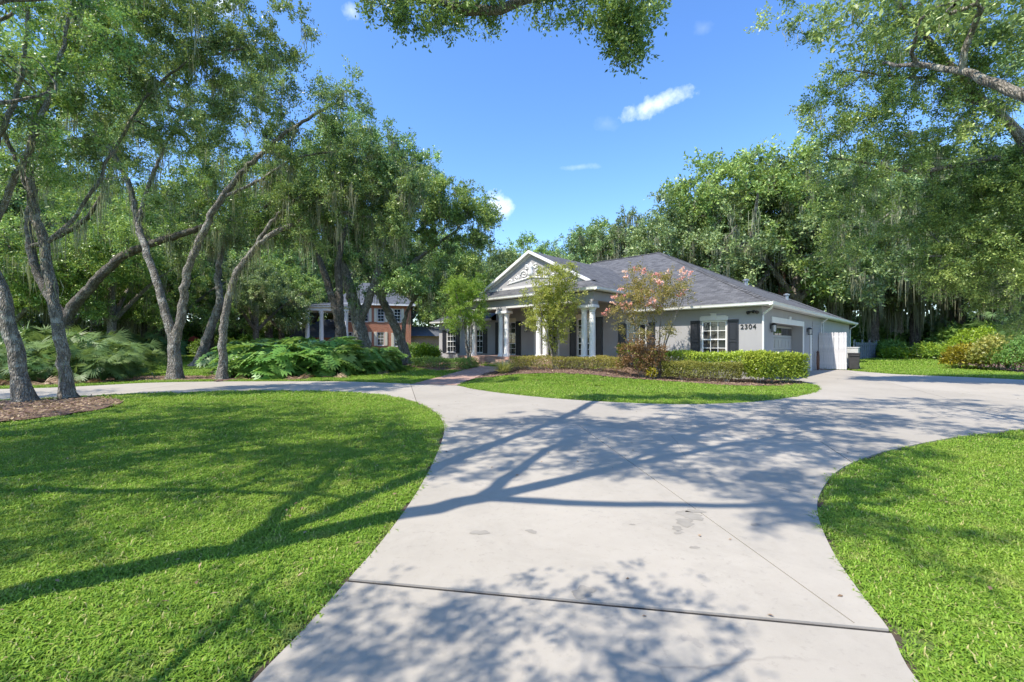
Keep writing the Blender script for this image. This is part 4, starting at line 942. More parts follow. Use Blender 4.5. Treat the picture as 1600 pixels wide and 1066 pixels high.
A = lambda px, py, Y, r: (*at(px, py, Y), r)
B = lambda px, py, Y, rad, *w: (tuple(at(px, py, Y)), rad, *w)
G0 = lambda px, py, Y: (at(px, py, Y).x, Y, float(hz(at(px, py, Y).x, Y)) - .06)
def root(px, py, Y, r): b = G0(px, py, Y); return (b[0], b[1], b[2], r)
NEAR_OAKS = 'live oaks along the left side of the drive'

# the leaning oak at the photo's left edge
oak('grey oak leaning out past the left edge, mulch around its foot', G0(38, 630, 11.6),
    [([root(38, 630, 11.6, 0.192), A(27, 570, 11.6, 0.166), A(16, 510, 11.6, 0.160), A(0, 450, 11.6, 0.141), A(-28, 370, 11.5, 0.122), A(-45, 290, 11.4, 0.102), A(-40, 180, 11.2, 0.077), A(-30, 60, 11, 0.045)], None),
     ([A(-20, 390, 11.5, 0.077), A(5, 320, 11.5, 0.074), A(45, 235, 11.3, 0.064), A(75, 150, 11.2, 0.058), A(100, 70, 11, 0.045), A(118, -30, 10.8, 0.032)], at(-20, 390, 11.5)),
     ([A(-45, 290, 11.4, 0.070), A(0, 215, 11, 0.058), A(30, 120, 10.7, 0.051), A(45, 10, 10.4, 0.032)], at(-45, 290, 11.4))],
    [B(70, -20, 11, 1.7), B(-40, 60, 11.2, 2.0), B(60, 150, 11.2, 1.3), B(-60, 230, 11.4, 1.6), B(150, 60, 11.3, 1.3), B(20, 260, 12, 1.0)], 11, 150, 52000, .085, 'oak_leaf_light', moss=60, moss_len=(.25, .9), group=NEAR_OAKS, spread=.48)
# the second leaning oak
oak('slim lichen-spotted oak leaning left beside the mulch bed edge', G0(107, 623, 12.4),
    [([root(107, 623, 12.4, 0.162), A(101, 580, 12.4, 0.139), A(92, 515, 12.4, 0.132), A(80, 450, 12.5, 0.125), A(66, 380, 12.5, 0.115), A(52, 315, 12.5, 0.106), A(45, 250, 12.4, 0.086), A(60, 170, 12.3, 0.066), A(95, 80, 12.2, 0.046), A(130, 0, 12, 0.033)], None),
     ([A(66, 385, 12.5, 0.056), A(110, 345, 12.8, 0.053), A(150, 290, 13, 0.048), A(185, 225, 13.2, 0.042), A(230, 150, 13.3, 0.036), A(300, 95, 13.3, 0.030), A(380, 75, 13.4, 0.023)], at(66, 385, 12.5)),
     ([A(52, 315, 12.5, 0.059), A(20, 240, 12.3, 0.053), A(-10, 160, 12.2, 0.040)], at(52, 315, 12.5))],
    [B(220, 60, 13.2, 1.7), B(320, 40, 13.3, 1.5), B(410, 55, 13.5, (1.25, 1.2, .9)), B(450, 40, 13.5, (.7, .9, .7)), B(270, 160, 13.5, 1.5), B(150, 120, 13, 1.5), B(150, 10, 12.6, 1.4), B(360, 130, 13.6, 1.1), B(90, 200, 12.8, 1.1), B(440, 110, 13.7, .7), B(260, 0, 13, 1.3)], 12, 230, 84000, .085, 'oak_leaf', moss=90, moss_len=(.3, 1.5), group=NEAR_OAKS, spread=.46)
# the forked oak behind the drive
oak('forked oak with two long stems standing behind the drive', G0(273, 594, 19.2),
    [([root(273, 594, 19.2, 0.266), A(273, 565, 19.2, 0.244), A(271, 535, 19.2, 0.222), A(263, 505, 19.2, 0.178), A(252, 465, 19.2, 0.155), A(236, 415, 19.3, 0.141), A(216, 350, 19.5, 0.126), A(200, 285, 19.5, 0.104), A(165, 225, 19.4, 0.081), A(118, 190, 19.2, 0.052)], None),
     ([A(272, 540, 19.2, 0.185), A(282, 505, 19.2, 0.170), A(287, 460, 19.1, 0.159), A(295, 420, 19, 0.148), A(318, 362, 18.9, 0.133), A(348, 308, 18.8, 0.118), A(390, 258, 18.6, 0.096), A(450, 205, 18.4, 0.074), A(530, 158, 18.2, 0.044)], at(272, 540, 19.2)),
     ([A(216, 350, 19.5, 0.089), A(232, 290, 19.6, 0.081), A(262, 220, 19.6, 0.067), A(300, 150, 19.6, 0.044)], at(216, 350, 19.5)),
     ([A(348, 308, 18.8, 0.067), A(400, 285, 18.6, 0.059), A(470, 245, 18.5, 0.044), A(560, 235, 18.4, 0.030)], at(348, 308, 18.8))],
    [B(545, 170, 18.3, (1.5, 1.6, 1.25)), B(470, 175, 18.4, 1.8), B(380, 185, 18.8, 2.1), B(290, 190, 19.4, 2.2), B(190, 190, 19.4, 2.2), B(440, 260, 18.6, 1.4), B(120, 240, 19.6, 1.9), B(250, 290, 19.8, 1.3), B(540, 240, 18.6, 1.4), B(340, 110, 19, 1.8), B(470, 120, 18.6, (1.0, 1.2, .8)), B(360, 330, 19.4, 1.0), B(210, 100, 19, 1.6)], 13, 300, 94000, .105, 'oak_leaf', moss=170, moss_len=(.3, 1.7), group=NEAR_OAKS, spread=.56, moss_w=.026)
# the right leaning oak beside the philodendrons
oak('slender oak arching right over the philodendron bed', G0(347, 594, 19.0),
    [([root(347, 594, 19.0, 0.195), A(348, 550, 19, 0.164), A(350, 505, 19, 0.152), A(360, 455, 19, 0.140), A(378, 415, 19, 0.129), A(412, 375, 18.9, 0.117), A(465, 348, 18.8, 0.101), A(530, 333, 18.7, 0.078), A(600, 345, 18.7, 0.047)], None),
     ([A(395, 392, 18.9, 0.078), A(430, 340, 18.8, 0.070), A(480, 300, 18.6, 0.055), A(540, 270, 18.5, 0.035)], at(395, 392, 18.9))],
    [B(530, 305, 18.7, 1.5), B(600, 300, 18.8, 1.5), B(620, 360, 18.9, 1.0), B(470, 300, 18.7, 1.2), B(560, 250, 18.7, 1.3), B(500, 365, 19.0, .9), B(640, 290, 19, 1.2)], 14, 150, 52000, .105, 'oak_leaf', moss=200, moss_len=(.4, 1.8), group=NEAR_OAKS, spread=.54, moss_w=.026)
# the dark leaning trunk behind the palmettos
oak('dark oak trunk leaning far right behind the palmettos', G0(100, 560, 24),
    [([root(100, 575, 24, 0.317), A(104, 500, 24, 0.277), A(140, 450, 24, 0.238), A(185, 405, 24, 0.211), A(240, 380, 24, 0.185), A(310, 358, 24, 0.145), A(390, 335, 24, 0.092), A(450, 300, 24, 0.053)], None),
     ([A(104, 505, 24, 0.224), A(60, 430, 24.3, 0.198), A(45, 340, 24.3, 0.172), A(70, 250, 24.4, 0.132), A(110, 150, 24.5, 0.079)], at(104, 505, 24)),
     ([A(70, 380, 24, 0.119), A(130, 345, 24, 0.106), A(165, 290, 24, 0.079), A(180, 200, 24, 0.053)], at(52, 385, 24.3))],
    [B(420, 300, 24, 2.2), B(330, 300, 24, 2.0), B(110, 160, 24.5, 3.0), B(40, 250, 24.5, 2.6), B(200, 240, 24, 2.4), B(260, 330, 24.5, 1.5), B(30, 380, 25, 1.8), B(150, 60, 24, 2.6), B(200, 350, 24, 1.3), B(290, 300, 23.5, 1.4), B(130, 330, 23.6, 1.2)], 15, 220, 62000, .14, 'oak_leaf_light', 'bark_dark', moss=220, moss_len=(.5, 2.2), group=NEAR_OAKS, spread=.78, moss_w=.035)
# the oaks in front of the brick house
oak('leaning oak whose trunk crosses the brick house toward the walk', G0(637, 565, 28),
    [([root(638, 567, 28, 0.342), A(628, 535, 28, 0.288), A(612, 500, 28, 0.261), A(598, 470, 28, 0.243), A(583, 440, 28, 0.216), A(562, 400, 28, 0.171), A(548, 350, 28, 0.117), A(540, 300, 28, 0.072)], None),
     ([A(596, 466, 28, 0.153), A(620, 430, 27.8, 0.135), A(665, 395, 27.5, 0.108), A(715, 360, 27.2, 0.063)], at(596, 466, 28)),
     ([A(628, 535, 28, 0.144), A(634, 495, 28, 0.117), A(650, 465, 28, 0.090), A(690, 440, 27.8, 0.054)], at(628, 535, 28))],
    [B(690, 320, 27.3, (2.2, 2.2, 1.7)), B(745, 345, 27, (1.3, 1.5, 1.5)), B(740, 400, 27, (1.2, 1.4, 1.2)), B(700, 400, 27.4, 1.4), B(650, 330, 27.6, 1.9), B(700, 450, 27.6, 1.0), B(660, 440, 27.6, 1.0), B(735, 440, 27.4, .8), B(760, 320, 27, .8), B(640, 380, 28, 1.4), B(560, 330, 28, 1.8), B(610, 420, 28, 1.0), B(665, 470, 27.4, .8), B(705, 490, 27.0, .7), B(600, 445, 27.2, .8)], 16, 260, 74000, .15, 'oak_leaf_light', moss=130, moss_len=(.4, 1.8), group=NEAR_OAKS, spread=.72, moss_w=.035)
oak('stout oak with a thick grey trunk in front of the brick house', G0(572, 566, 26.5),
    [([root(573, 567, 26.5, .50), A(568, 540, 26.5, .42), A(561, 510, 26.5, .39), A(552, 470, 26.5, .34), A(542, 435, 26.5, .29), A(522, 385, 26.5, .21), A(500, 320, 26.5, .13), A(490, 260, 26.5, .07)], None),
     ([A(560, 505, 26.5, .27), A(585, 445, 26.5, .23), A(598, 385, 26.5, .18), A(605, 310, 26.5, .12), A(620, 250, 26.5, .06)], at(560, 505, 26.5))],
    [B(600, 270, 26.5, 2.5), B(640, 270, 26.6, 2.0), B(550, 240, 26.5, 2.3), B(500, 270, 26.5, 2.0), B(600, 350, 26.8, 1.6), B(480, 350, 26.8, 1.5), B(540, 380, 27, 1.2), B(660, 310, 26.7, 1.5), B(570, 400, 26.9, 1.2), B(620, 420, 26.8, 1.1), B(520, 410, 26.5, .9), B(640, 448, 26.2, .9), B(592, 444, 25.9, .7), B(682, 452, 26.6, .9), B(560, 455, 26, .6)], 17, 265, 74000, .145, 'oak_leaf', moss=220, moss_len=(.5, 2.4), group=NEAR_OAKS, spread=.72, moss_w=.035)
oak('dark twin-stemmed oak above the philodendrons, by the white portico columns', G0(534, 566, 25),
    [([root(536, 566, 25, .36), A(533, 530, 25, .31), A(530, 500, 25, .27), A(519, 465, 25, .21), A(508, 430, 25, .18), A(490, 375, 25, .12), A(470, 310, 25, .07)], None),
     ([A(531, 508, 25, .23), A(531, 465, 25.1, .21), A(529, 410, 25.2, .18), A(545, 340, 25.3, .11), A(570, 280, 25.3, .06)], at(531, 508, 25))],
    [B(470, 300, 25, 2.0), B(440, 340, 25, 1.5), B(560, 290, 25.3, 1.7), B(510, 330, 25.2, 1.4)], 18, 110, 32000, .14, 'oak_leaf', 'bark_dark', moss=120, moss_len=(.5, 2.2), group=NEAR_OAKS, spread=.72, moss_w=.035)
oak('thin oak leaning right on the lawn behind the drive', G0(310, 572, 30),
    [([root(308, 573, 30, .34), A(318, 545, 30, .28), A(332, 505, 30, .25), A(343, 470, 30, .22), A(340, 430, 30, .19), A(350, 380, 30, .14), A(370, 320, 30, .09)], None)],
    [B(350, 330, 30, 2.8), B(420, 350, 30, 2.2), B(300, 370, 30, 2.0), B(380, 280, 30, 2.2)], 19, 110, 32000, .16, 'oak_leaf_far', moss=120, moss_len=(.6, 2.4), group=NEAR_OAKS, spread=1.05, moss_w=.04)

# right side: big oak whose limb reaches in from the right, and the low bright tree below it
big_oak = oak('spreading oak reaching in from the right with a pale bare limb', (20.5, 15.5, -.06),
    [([(20.5, 15.5, -.06, .6), (20.2, 15.4, 2.5, .48), (19.4, 15.2, 5.0, .42), (18.3, 15.1, 7.4, .26), A(1590, 205, 15, 0.144), A(1545, 165, 15, 0.122), A(1495, 115, 15, 0.104), A(1445, 55, 15, 0.086), A(1400, 0, 14.8, 0.065), A(1350, -60, 14.6, 0.043)], None),
     ([A(1545, 165, 15, 0.065), A(1505, 155, 15, 0.054), A(1460, 125, 15.2, 0.043), A(1400, 120, 15.3, 0.029), A(1330, 110, 15.4, 0.029)], at(1545, 165, 15)),
     ([(18.6, 15.1, 6.6, .2), A(1570, 250, 15.5, 0.115), A(1500, 258, 15.8, 0.094), A(1420, 268, 16, 0.065), A(1330, 250, 16.2, 0.036)], (18.6, 15.1, 6.6)),
     ([(19.0, 15.2, 6.0, .2), (18.5, 14.5, 9.0, .16), (17.0, 14.2, 12.0, .1)], (19.0, 15.2, 6.0))],
    [B(1300, 15, 14.3, (1.6, 1.4, .9)), B(1370, 40, 14.5, 1.6), B(1450, 40, 14.8, 1.8), B(1540, 60, 14.8, 2.0), B(1600, 130, 15, 1.9), B(1340, 150, 15.3, 1.5), B(1420, 190, 15.5, 1.7), B(1500, 230, 15.5, 1.7), B(1330, 240, 16, 1.5), B(1400, 290, 16.3, 1.7), B(1310, 310, 16.6, 1.2), B(1480, 320, 16.5, 1.5), B(1590, 260, 15.6, 1.6), B(1340, 370, 17, 1.2), B(1250, 20, 14, (.9, 1, .4)), B(1290, 200, 15.6, (.9, 1, .8)), B(1450, -40, 14, 1.8), B(1570, -30, 14, 2.0), B(1580, 330, 15.4, 1.4), B(1540, 150, 14.5, 1.2), B(1500, 90, 14.4, 1.0), B(1440, 120, 14.6, 1.1)], 21, 460, 136000, .10, 'oak_leaf_light', 'bark_pale', moss=90, moss_len=(.3, 1.2), spread=.54)
low_tree = oak('bright green drooping tree at the right edge over the shrubs', (19.8, 15.2, -.06),
    [([(22.0, 17.5, -.06, .22), (21.7, 17.4, 2.0, .18), (21.2, 17.2, 4.0, .13), (20.6, 17, 6.0, .08)], None), ([(21.5, 17.3, 3.0, .1), A(1580, 420, 16.5, .07), A(1500, 400, 16.2, .05), A(1450, 400, 16, .03)], (21.5, 17.3, 3.0))],
    [B(1560, 330, 16.3, 1.7), B(1500, 370, 16.2, 1.2), B(1590, 420, 16, 1.5), B(1530, 430, 16.4, 1.1), B(1470, 410, 16.3, .9), B(1600, 270, 16, 1.4), B(1450, 370, 16.3, .7), B(1600, 480, 16.2, .9)], 22, 210, 80000, .095, 'oak_leaf_light', moss=20, spread=.52, up=-.1)

# the oak beside the camera: its trunk stands just out of the picture, one limb crosses the top of it
cam_oak = oak('live oak over the camera with one limb crossing the top of the sky', (-6.6, .6, -.06),
    [([(-6.6, .6, -.06, .22), (-6.2, .75, 1.4, .17), (-5.5, 1.05, 3.0, .15), (-4.7, 1.4, 4.6, .135), (-3.7, 1.9, 6.0, .12), (-2.6, 2.6, 7.0, .095), (-1.2, 3.4, 7.8, .07), (.4, 4.2, 8.4, .04)], None),
     ([(-4.7, 1.4, 4.6, .12), (-4.5, 3.2, 6.8, .115), (-3.8, 5.6, 8.6, .11), A(620, -30, 9, .11), A(690, 2, 9.0, .105), A(745, 17, 9.0, .10), A(800, 8, 9.0, .09), A(850, -12, 9, .075), A(930, -30, 9, .055), A(985, -10, 9, .04)], (-4.7, 1.4, 4.6)),
     ([(-3.7, 1.9, 6.0, .09), (-3.6, 3.4, 7.4, .075), (-3.0, 4.6, 8.4, .05), (-2.0, 5.4, 9.0, .03)], (-3.7, 1.9, 6.0)), ([(-5.5, 1.05, 3.0, .09), (-6.0, -.2, 5.2, .075), (-5.6, -1.6, 7.2, .05), (-4.6, -2.4, 8.4, .03)], (-5.5, 1.05, 3.0)),
     ([(-3.7, 1.9, 6.0, .085), (-2.4, 1.2, 7.2, .065), (-1.0, .8, 8.4, .04)], (-3.7, 1.9, 6.0)), ([(-4.7, 1.4, 4.6, .08), (-5.8, 2.4, 6.4, .065), (-6.8, 3.4, 7.8, .04)], (-4.7, 1.4, 4.6)), ([(-2.6, 2.6, 7.0, .06), (-1.6, 4.0, 8.2, .045), (-.2, 5.2, 9.0, .03)], (-2.6, 2.6, 7.0))],
    [B(600, -15, 9, (.45, .6, .45), .12), B(640, 10, 9, (.4, .5, .35), .10), B(700, 12, 9, (.5, .5, .35), .12), B(770, 5, 9.1, (.3, .4, .25), .05), B(880, -5, 9, (.6, .6, .5), .14), B(960, 5, 9, (.5, .6, .5), .20), B(985, 55, 9, (.32, .45, .45), .17), B(930, 30, 9, (.3, .4, .3), .05), B(1010, 10, 9, (.25, .4, .3), .06), B(800, -40, 9, (.9, .8, .45), .16),
     ((-2.6, 4.4, 8.4), (1.9, 1.2, .9), .42), ((-.4, 5.0, 8.9), (1.9, 1.1, .9), .45), ((1.4, 5.4, 9.3), (1.6, 1.1, .9), .36), ((-6.6, 3.4, 8.0), (1.5, 1.3, .9), .30), ((-1.4, .8, 8.6), (1.5, 1.3, .8), .30), ((-3.4, 2.6, 9.4), (1.7, 1.4, .8), .22), ((2.6, 4.6, 9.0), (1.2, 1.1, .8), .2), ((-1.2, 6.7, 10.2), (2.2, .9, .8), .34), ((2.2, 6.9, 10.6), (2.0, .9, .8), .32), ((4.9, 7.2, 10.9), (1.8, .9, .8), .28), ((-4.4, 5.2, 9.0), (1.5, 1.1, .8), .25), ((.2, 3.2, 8.2), (1.5, 1.1, .8), .25), ((-5.2, 4.2, 9.0), (1.8, 1.3, .8), .36), ((-3.2, 3.6, 8.8), (1.5, 1.2, .8), .30), ((-4.4, 2.2, 8.4), (1.9, 1.0, .8), .16), ((-2.4, 2.2, 8.4), (1.8, 1.0, .8), .16), ((-6.2, 2.8, 8.2), (1.6, 1.1, .8), .22), ((-.6, 2.5, 8.7), (1.6, 1.0, .8), .16)], 23, 980, 130000, .085, 'oak_leaf', moss=40, spread=.34, moss_len=(.2, .6), moss_low=4)

# compact oak used outside the frame for the shade it throws on lawn and drive
def simple_oak(label, seed, H, blobs, clusters, n_leaf, size, spread, leaf, bark, moss, r0=.4, group=None, moss_len=(.6, 2.4), loc=(0, 0, 0), moss_w=.05, lean=(.0, .0), forks=3):
    rg = random.Random(seed); st = [([(0, 0, -.1, r0), (lean[0] * .2, lean[1] * .2, H * .15, r0 * .85), (lean[0] * .5, lean[1] * .5, H * .32, r0 * .75), (lean[0], lean[1], H * .6, r0 * .45), (lean[0] * 1.2, lean[1] * 1.2, H * .85, r0 * .15)], None)]
    for k in range(forks):
        a = k * 2 * math.pi / forks + rg.uniform(-.5, .5); j = Vector((lean[0] * .5, lean[1] * .5, H * .3))
        d = Vector((math.cos(a), math.sin(a), 0)); w = H * .33
        st.append(([(*j, r0 * .5), (*(j + d * w * .4 + Vector((0, 0, H * .16))), r0 * .4), (*(j + d * w * .8 + Vector((0, 0, H * .3))), r0 * .26), (*(j + d * w * 1.2 + Vector((0, 0, H * .4))), r0 * .1)], tuple(j)))
    e = oak(label, (0, 0, 0), st, blobs, seed, clusters, n_leaf, size, leaf, bark, moss=moss, moss_len=moss_len, group=group, spread=spread, moss_w=moss_w, tip=.02, minr=.02, twigs=7)
    e.location = loc; return e
shade = simple_oak('live oak outside the picture, nearest to the left lawn', 31, 9.5, [((-1.8, .5, 6.8), (2.0, 1.8, 1.0)), ((1.8, -.6, 7.2), (2.0, 1.8, 1.0)), ((.2, 2.2, 7.7), (1.9, 1.7, 1.0)), ((0, -2.0, 7.0), (1.9, 1.7, 1.0)), ((.4, .4, 8.6), (2.0, 1.8, .9))], 300, 19000, .10, .48, 'oak_leaf', 'bark', 0, .20, 'oaks outside the picture', loc=(-8.4, 3.4, -.05), forks=5)
for (x, y, a, s, lb) in ((-3.0, -.8, 1.1, .62, 'just behind the camera'), (-8.8, .3, 2.0, .72, 'left of the camera'), (-11.2, 5.6, 2.6, 1.0, 'behind the leaning trunk at the left edge'), (-13.4, 2.2, 4.4, 1.1, 'farther left of the lawn'), (-20, 8.0, 1.3, 1.1, 'beyond the left end of the drive'), (7.6, 4.4, 2.2, 1.05, 'right of the drive near the camera'), (13.5, 6.4, .6, 1.1, 'right of the drive farther out')): copy_tree(shade, (x, y, -.05), a, s, 'live oak outside the picture, ' + lb)

# wood behind the houses
W = 'oaks of the wood around the lots'
fb_ = [((-3.4, 0, 8.6), (3.2, 3.0, 2.4)), ((3.2, 1.0, 9.2), (3.2, 3.0, 2.6)), ((0, -2.8, 9.0), (3.2, 3.0, 2.5)), ((.5, 2.6, 11), (3.2, 3, 2.6)), ((-.6, -.4, 12.8), (3.2, 3.0, 2.2)), ((4.6, -1.6, 6.4), (2.2, 2, 1.8)), ((-4.6, -1.4, 6.0), (2.2, 2.2, 1.8))]
fb2 = [((-2.4, .6, 9.5), (2.8, 2.6, 2.6)), ((2.6, -.8, 8.2), (3.0, 2.8, 2.4)), ((0, .4, 12.2), (2.6, 2.6, 2.8)), ((-3.6, -1.6, 6.2), (2.4, 2.2, 2.0)), ((3.8, 1.2, 11), (2.2, 2.2, 1.8)), ((.6, -2.6, 10), (2.4, 2.4, 2.0)), ((-.8, -2.8, 5.6), (2.2, 2.0, 1.6))]
far1 = simple_oak('moss-hung oak of the wood behind the picket fence', 41, 14, fb_, 230, 50000, .24, 1.05, 'oak_leaf_far', 'bark', 260, .45, W)
far2 = simple_oak('moss-hung oak of the wood behind the picket fence', 42, 14, fb2, 220, 48000, .24, 1.0, 'oak_leaf_far', 'bark_dark', 680, .40, W, moss_len=(1.0, 4.2), moss_w=.07)
far3 = simple_oak('moss-hung oak of the wood behind the picket fence', 43, 14, fb_[1:] + [((-2.6, .6, 9.4), (2.4, 2.4, 2.0))], 210, 46000, .25, 1.05, 'oak_leaf_light', 'bark', 120, .45, W)
PRO = [far1, far2, far3]; used_p = [False] * 3; rw_ = random.Random(77)
ORD = ('first', 'second', 'third', 'fourth', 'fifth', 'sixth', 'seventh', 'eighth', 'ninth', 'tenth', 'eleventh', 'twelfth', 'thirteenth', 'fourteenth', 'fifteenth', 'sixteenth', 'seventeenth', 'eighteenth', 'nineteenth', 'twentieth', 'twenty-first', 'twenty-second', 'twenty-third', 'twenty-fourth', 'twenty-fifth', 'twenty-sixth', 'twenty-seventh')
placed = []
def place(px, Y, top_py, k, label, rz=None):
    """wood oak at photo column px, depth Y, with its top at row top_py"""
    x = (px - 800) / F_PX * Y; top = CAM_H + (HOR - top_py) / F_PX * Y; s = top / 14.6; rz = rw_.uniform(0, 6.28) if rz is None else rz
    if used_p[k]: o = copy_tree(PRO[k], (x, Y, float(hz(x, Y)) - .1), rz, max(s * rw_.uniform(.92, 1.05), .7), label, W, s)
    else: o = PRO[k]; used_p[k] = True; o.location = (x, Y, float(hz(x, Y)) - .1); o.rotation_euler = (0, 0, rz); o.scale = (s, s, s); o['label'] = label
    placed.append((label, px, o)); return o
LB = 'dark oak rising directly behind the grey roof'; LR = 'moss-curtained oak of the wood past the picket fence'; LL = 'hazy oak of the wood left of the brick house'; LN = 'oak crown showing between brick house and grey gable'
for (px, Y, top, k) in ((1080, 46, 290, 0), (1165, 47, 232, 2), (1245, 46, 250, 0), (1130, 52, 300, 1), (1200, 54, 285, 0)): place(px, Y, top, k, LB)
for (px, Y, top, k) in ((985, 58, 338, 1), (900, 58, 358, 0), (830, 60, 372, 2), (775, 56, 380, 0), (945, 66, 350, 2)): place(px, Y, top, k, 'lower oak peeping over the ridge left of the tall oaks')
for (px, Y, top, k) in ((1300, 49, 270, 1), (1365, 51, 250, 1), (1430, 50, 280, 1), (1500, 49, 260, 1), (1560, 44, 270, 1), (1630, 42, 250, 0), (1400, 60, 230, 0), (1320, 60, 250, 2), (1480, 62, 230, 0), (1580, 58, 220, 1), (1680, 50, 240, 2)): place(px, Y, top, k, LR)
for (px, Y, top, k) in ((-60, 34, 200, 1), (40, 38, 250, 0), (150, 42, 280, 2), (250, 46, 300, 1), (420, 52, 340, 2), (490, 56, 360, 0), (330, 58, 320, 2), (200, 60, 300, 0), (90, 56, 280, 2), (-40, 52, 260, 1), (-120, 44, 240, 0), (380, 66, 330, 1), (460, 70, 350, 2), (270, 72, 330, 0)): place(px, Y, top, k, LL)
for (px, Y, top, k) in ((175, 31, 330, 2), (265, 37, 365, 2), (15, 28, 340, 2), (400, 41, 400, 0), (440, 46, 410, 2), (105, 34, 370, 0), (330, 50, 390, 2), (225, 44, 380, 1)): place(px, Y, top, k, LL)
for (px, Y, top, k) in ((560, 62, 350, 1), (640, 60, 360, 0), (715, 58, 372, 2), (600, 72, 350, 2), (690, 70, 360, 1)): place(px, Y, top, k, LN)
for lab, tail in ((LB, ' along the ridge'), (LR, ' from the fence'), (LL, ' from the picture edge'), (LN, ' from the brick house'), ('lower oak peeping over the ridge left of the tall oaks', ' from the gable')):
    for k, (_, px, o) in enumerate(sorted([q for q in placed if q[0] == lab], key=lambda q: q[1])): o['label'] = lab + ', ' + ORD[k] + tail
for (px, Y, r) in ((1222, 46, .42), (1246, 47, .40)):                                   # red-barked trunks behind the roof
    b = at(px, 560, Y); q = MB(); q.tube([(0, 0, -.1), (.1, 0, 3), (-.1, 0, 6), (.1, .1, 8.4), (.3, .1, 11)], [r, r * .95, r * .9, r * .8, r * .5], 12); q = q.build('trunk_of_pine', M['bark_red'], None, True); q.name = 'bare_trunk'
    q.location = (b.x, b.y, 0); tag(q, 'red-brown trunk behind the roof, ' + ('nearer the ridge' if px == 1222 else 'nearer the garage eave'), 'tree trunk')

# the far wood closes the view: one mass of foliage beyond the oaks
rng = np.random.default_rng(6); n = 70000; th = rng.uniform(-1.15, 1.15, n); rr = rng.uniform(84, 100, n); ang = np.linspace(-1.2, 1.2, 60); hh = np.interp(th, ang, 10 + 4.5 * rng.random(60)); zz = hh * rng.uniform(0, 1, n) ** .8; zz[:34000] = rng.uniform(0, 5, 34000)
v, f = leaf_quads(np.column_stack([np.sin(th) * rr, np.cos(th) * rr, zz]), rand_dirs(rng, n), rand_dirs(rng, n, 1.2), rng.uniform(.5, 1.3, n), .6, .1)
tag(link('distant_wood', mesh_np('distant_wood', v, f, M['oak_leaf_far'], np.clip(rng.normal(.4, .2, n), 0, 1))), 'distant green wood closing the view behind both houses', 'wood', kind='stuff')

# ------------------------------------------------------------------ shrubs, hedges, palms
def shrub_mesh(seed, n, rx, ry, h, size, z0=.12, wr=.5, lump=.42, box=False, top_tint=0.0, tint0=.45):
    rng = np.random.default_rng(seed)
    if box:
        u = rng.uniform(-1, 1, (n, 3)); ax = rng.choice(3, n, p=(.2, .38, .42)); sgn = np.where(rng.random(n) < .5, -1, 1); sgn = np.where((ax == 2) & (rng.random(n) < .93), 1, sgn)
        depth = rng.exponential(.16, n); q = u.copy(); q[np.arange(n), ax] = sgn * np.clip(1 - depth, 0, 1)
        pos = q * np.array([rx, ry, (h - z0) / 2]) + np.array([0, 0, z0 + (h - z0) / 2]); out = np.zeros((n, 3)); out[np.arange(n), ax] = sgn
    else:
        d = rng.normal(size=(n, 3)); d[:, 2] = np.abs(d[:, 2]) * 1.0 - .25; d /= np.linalg.norm(d, axis=1, keepdims=True); r = 1 - np.clip(rng.exponential(.17, n), 0, .9)
        pos = d * r[:, None] * np.array([rx, ry, h * .62]) + np.array([0, 0, h * .38 + z0 * .3]); pos[:, 2] = np.maximum(pos[:, 2], z0 * rng.uniform(.6, 1.6, n)); out = d
    ph = rng.uniform(0, 6, 6); wv = np.sin(pos[:, 0] * 5.1 + ph[0]) * np.sin(pos[:, 1] * 4.7 + ph[1]) + np.sin(pos[:, 0] * 2.3 + ph[2] + pos[:, 2] * 3)
    pos += out * (wv * lump * .25 * min(rx, ry, h))[:, None] + rng.normal(0, size * .5, (n, 3)); pos[:, 2] = np.maximum(pos[:, 2], .02)
    dr = out * .5 + rng.normal(0, .7, (n, 3)) + np.array([0, 0, .3]); dr /= np.linalg.norm(dr, axis=1, keepdims=True); nr = out + rng.normal(0, .5, (n, 3)) + np.array([0, 0, .4])
    v, f = leaf_quads(pos, dr, nr, size * rng.uniform(.6, 1.3, n), wr, .15)
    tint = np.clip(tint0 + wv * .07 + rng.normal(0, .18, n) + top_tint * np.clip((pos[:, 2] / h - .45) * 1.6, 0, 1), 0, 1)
    return v, f, tint
def twigs(mb, seed, n, rx, ry, h, r=.012):
    rg = random.Random(seed)
    for k in range(n):
        x, y = rg.uniform(-rx, rx) * .8, rg.uniform(-ry, ry) * .7; mb.tube([(x * .8, y * .6, -.03), (x + rg.uniform(-.06, .06), y + rg.uniform(-.05, .05), h * .4), (x + rg.uniform(-.2, .2), y + rg.uniform(-.12, .12), h * .85)], [r, r * .8, r * .4], 5)
    return mb
def hedge(label, a, b, depth, h, n, size, leaf, seed, top_tint=.0, z0=.15, tint0=.45, group=None, name='hedge', cat='hedge'):
    a, b = Vector(a[:2]).to_3d(), Vector(b[:2]).to_3d(); c = (a + b) / 2; ln = (b - a).length; e = empty(name, (c.x, c.y, float(hz(c.x, c.y)) - .02), math.atan2(b.y - a.y, b.x - a.x))
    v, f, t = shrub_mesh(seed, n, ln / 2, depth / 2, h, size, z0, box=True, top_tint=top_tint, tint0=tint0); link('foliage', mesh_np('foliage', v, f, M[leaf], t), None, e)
    twigs(MB(), seed, int(ln * 9), ln / 2, depth / 2, h).build('stems', M['bark_pale'], e); tag(e, label, cat, group); return e
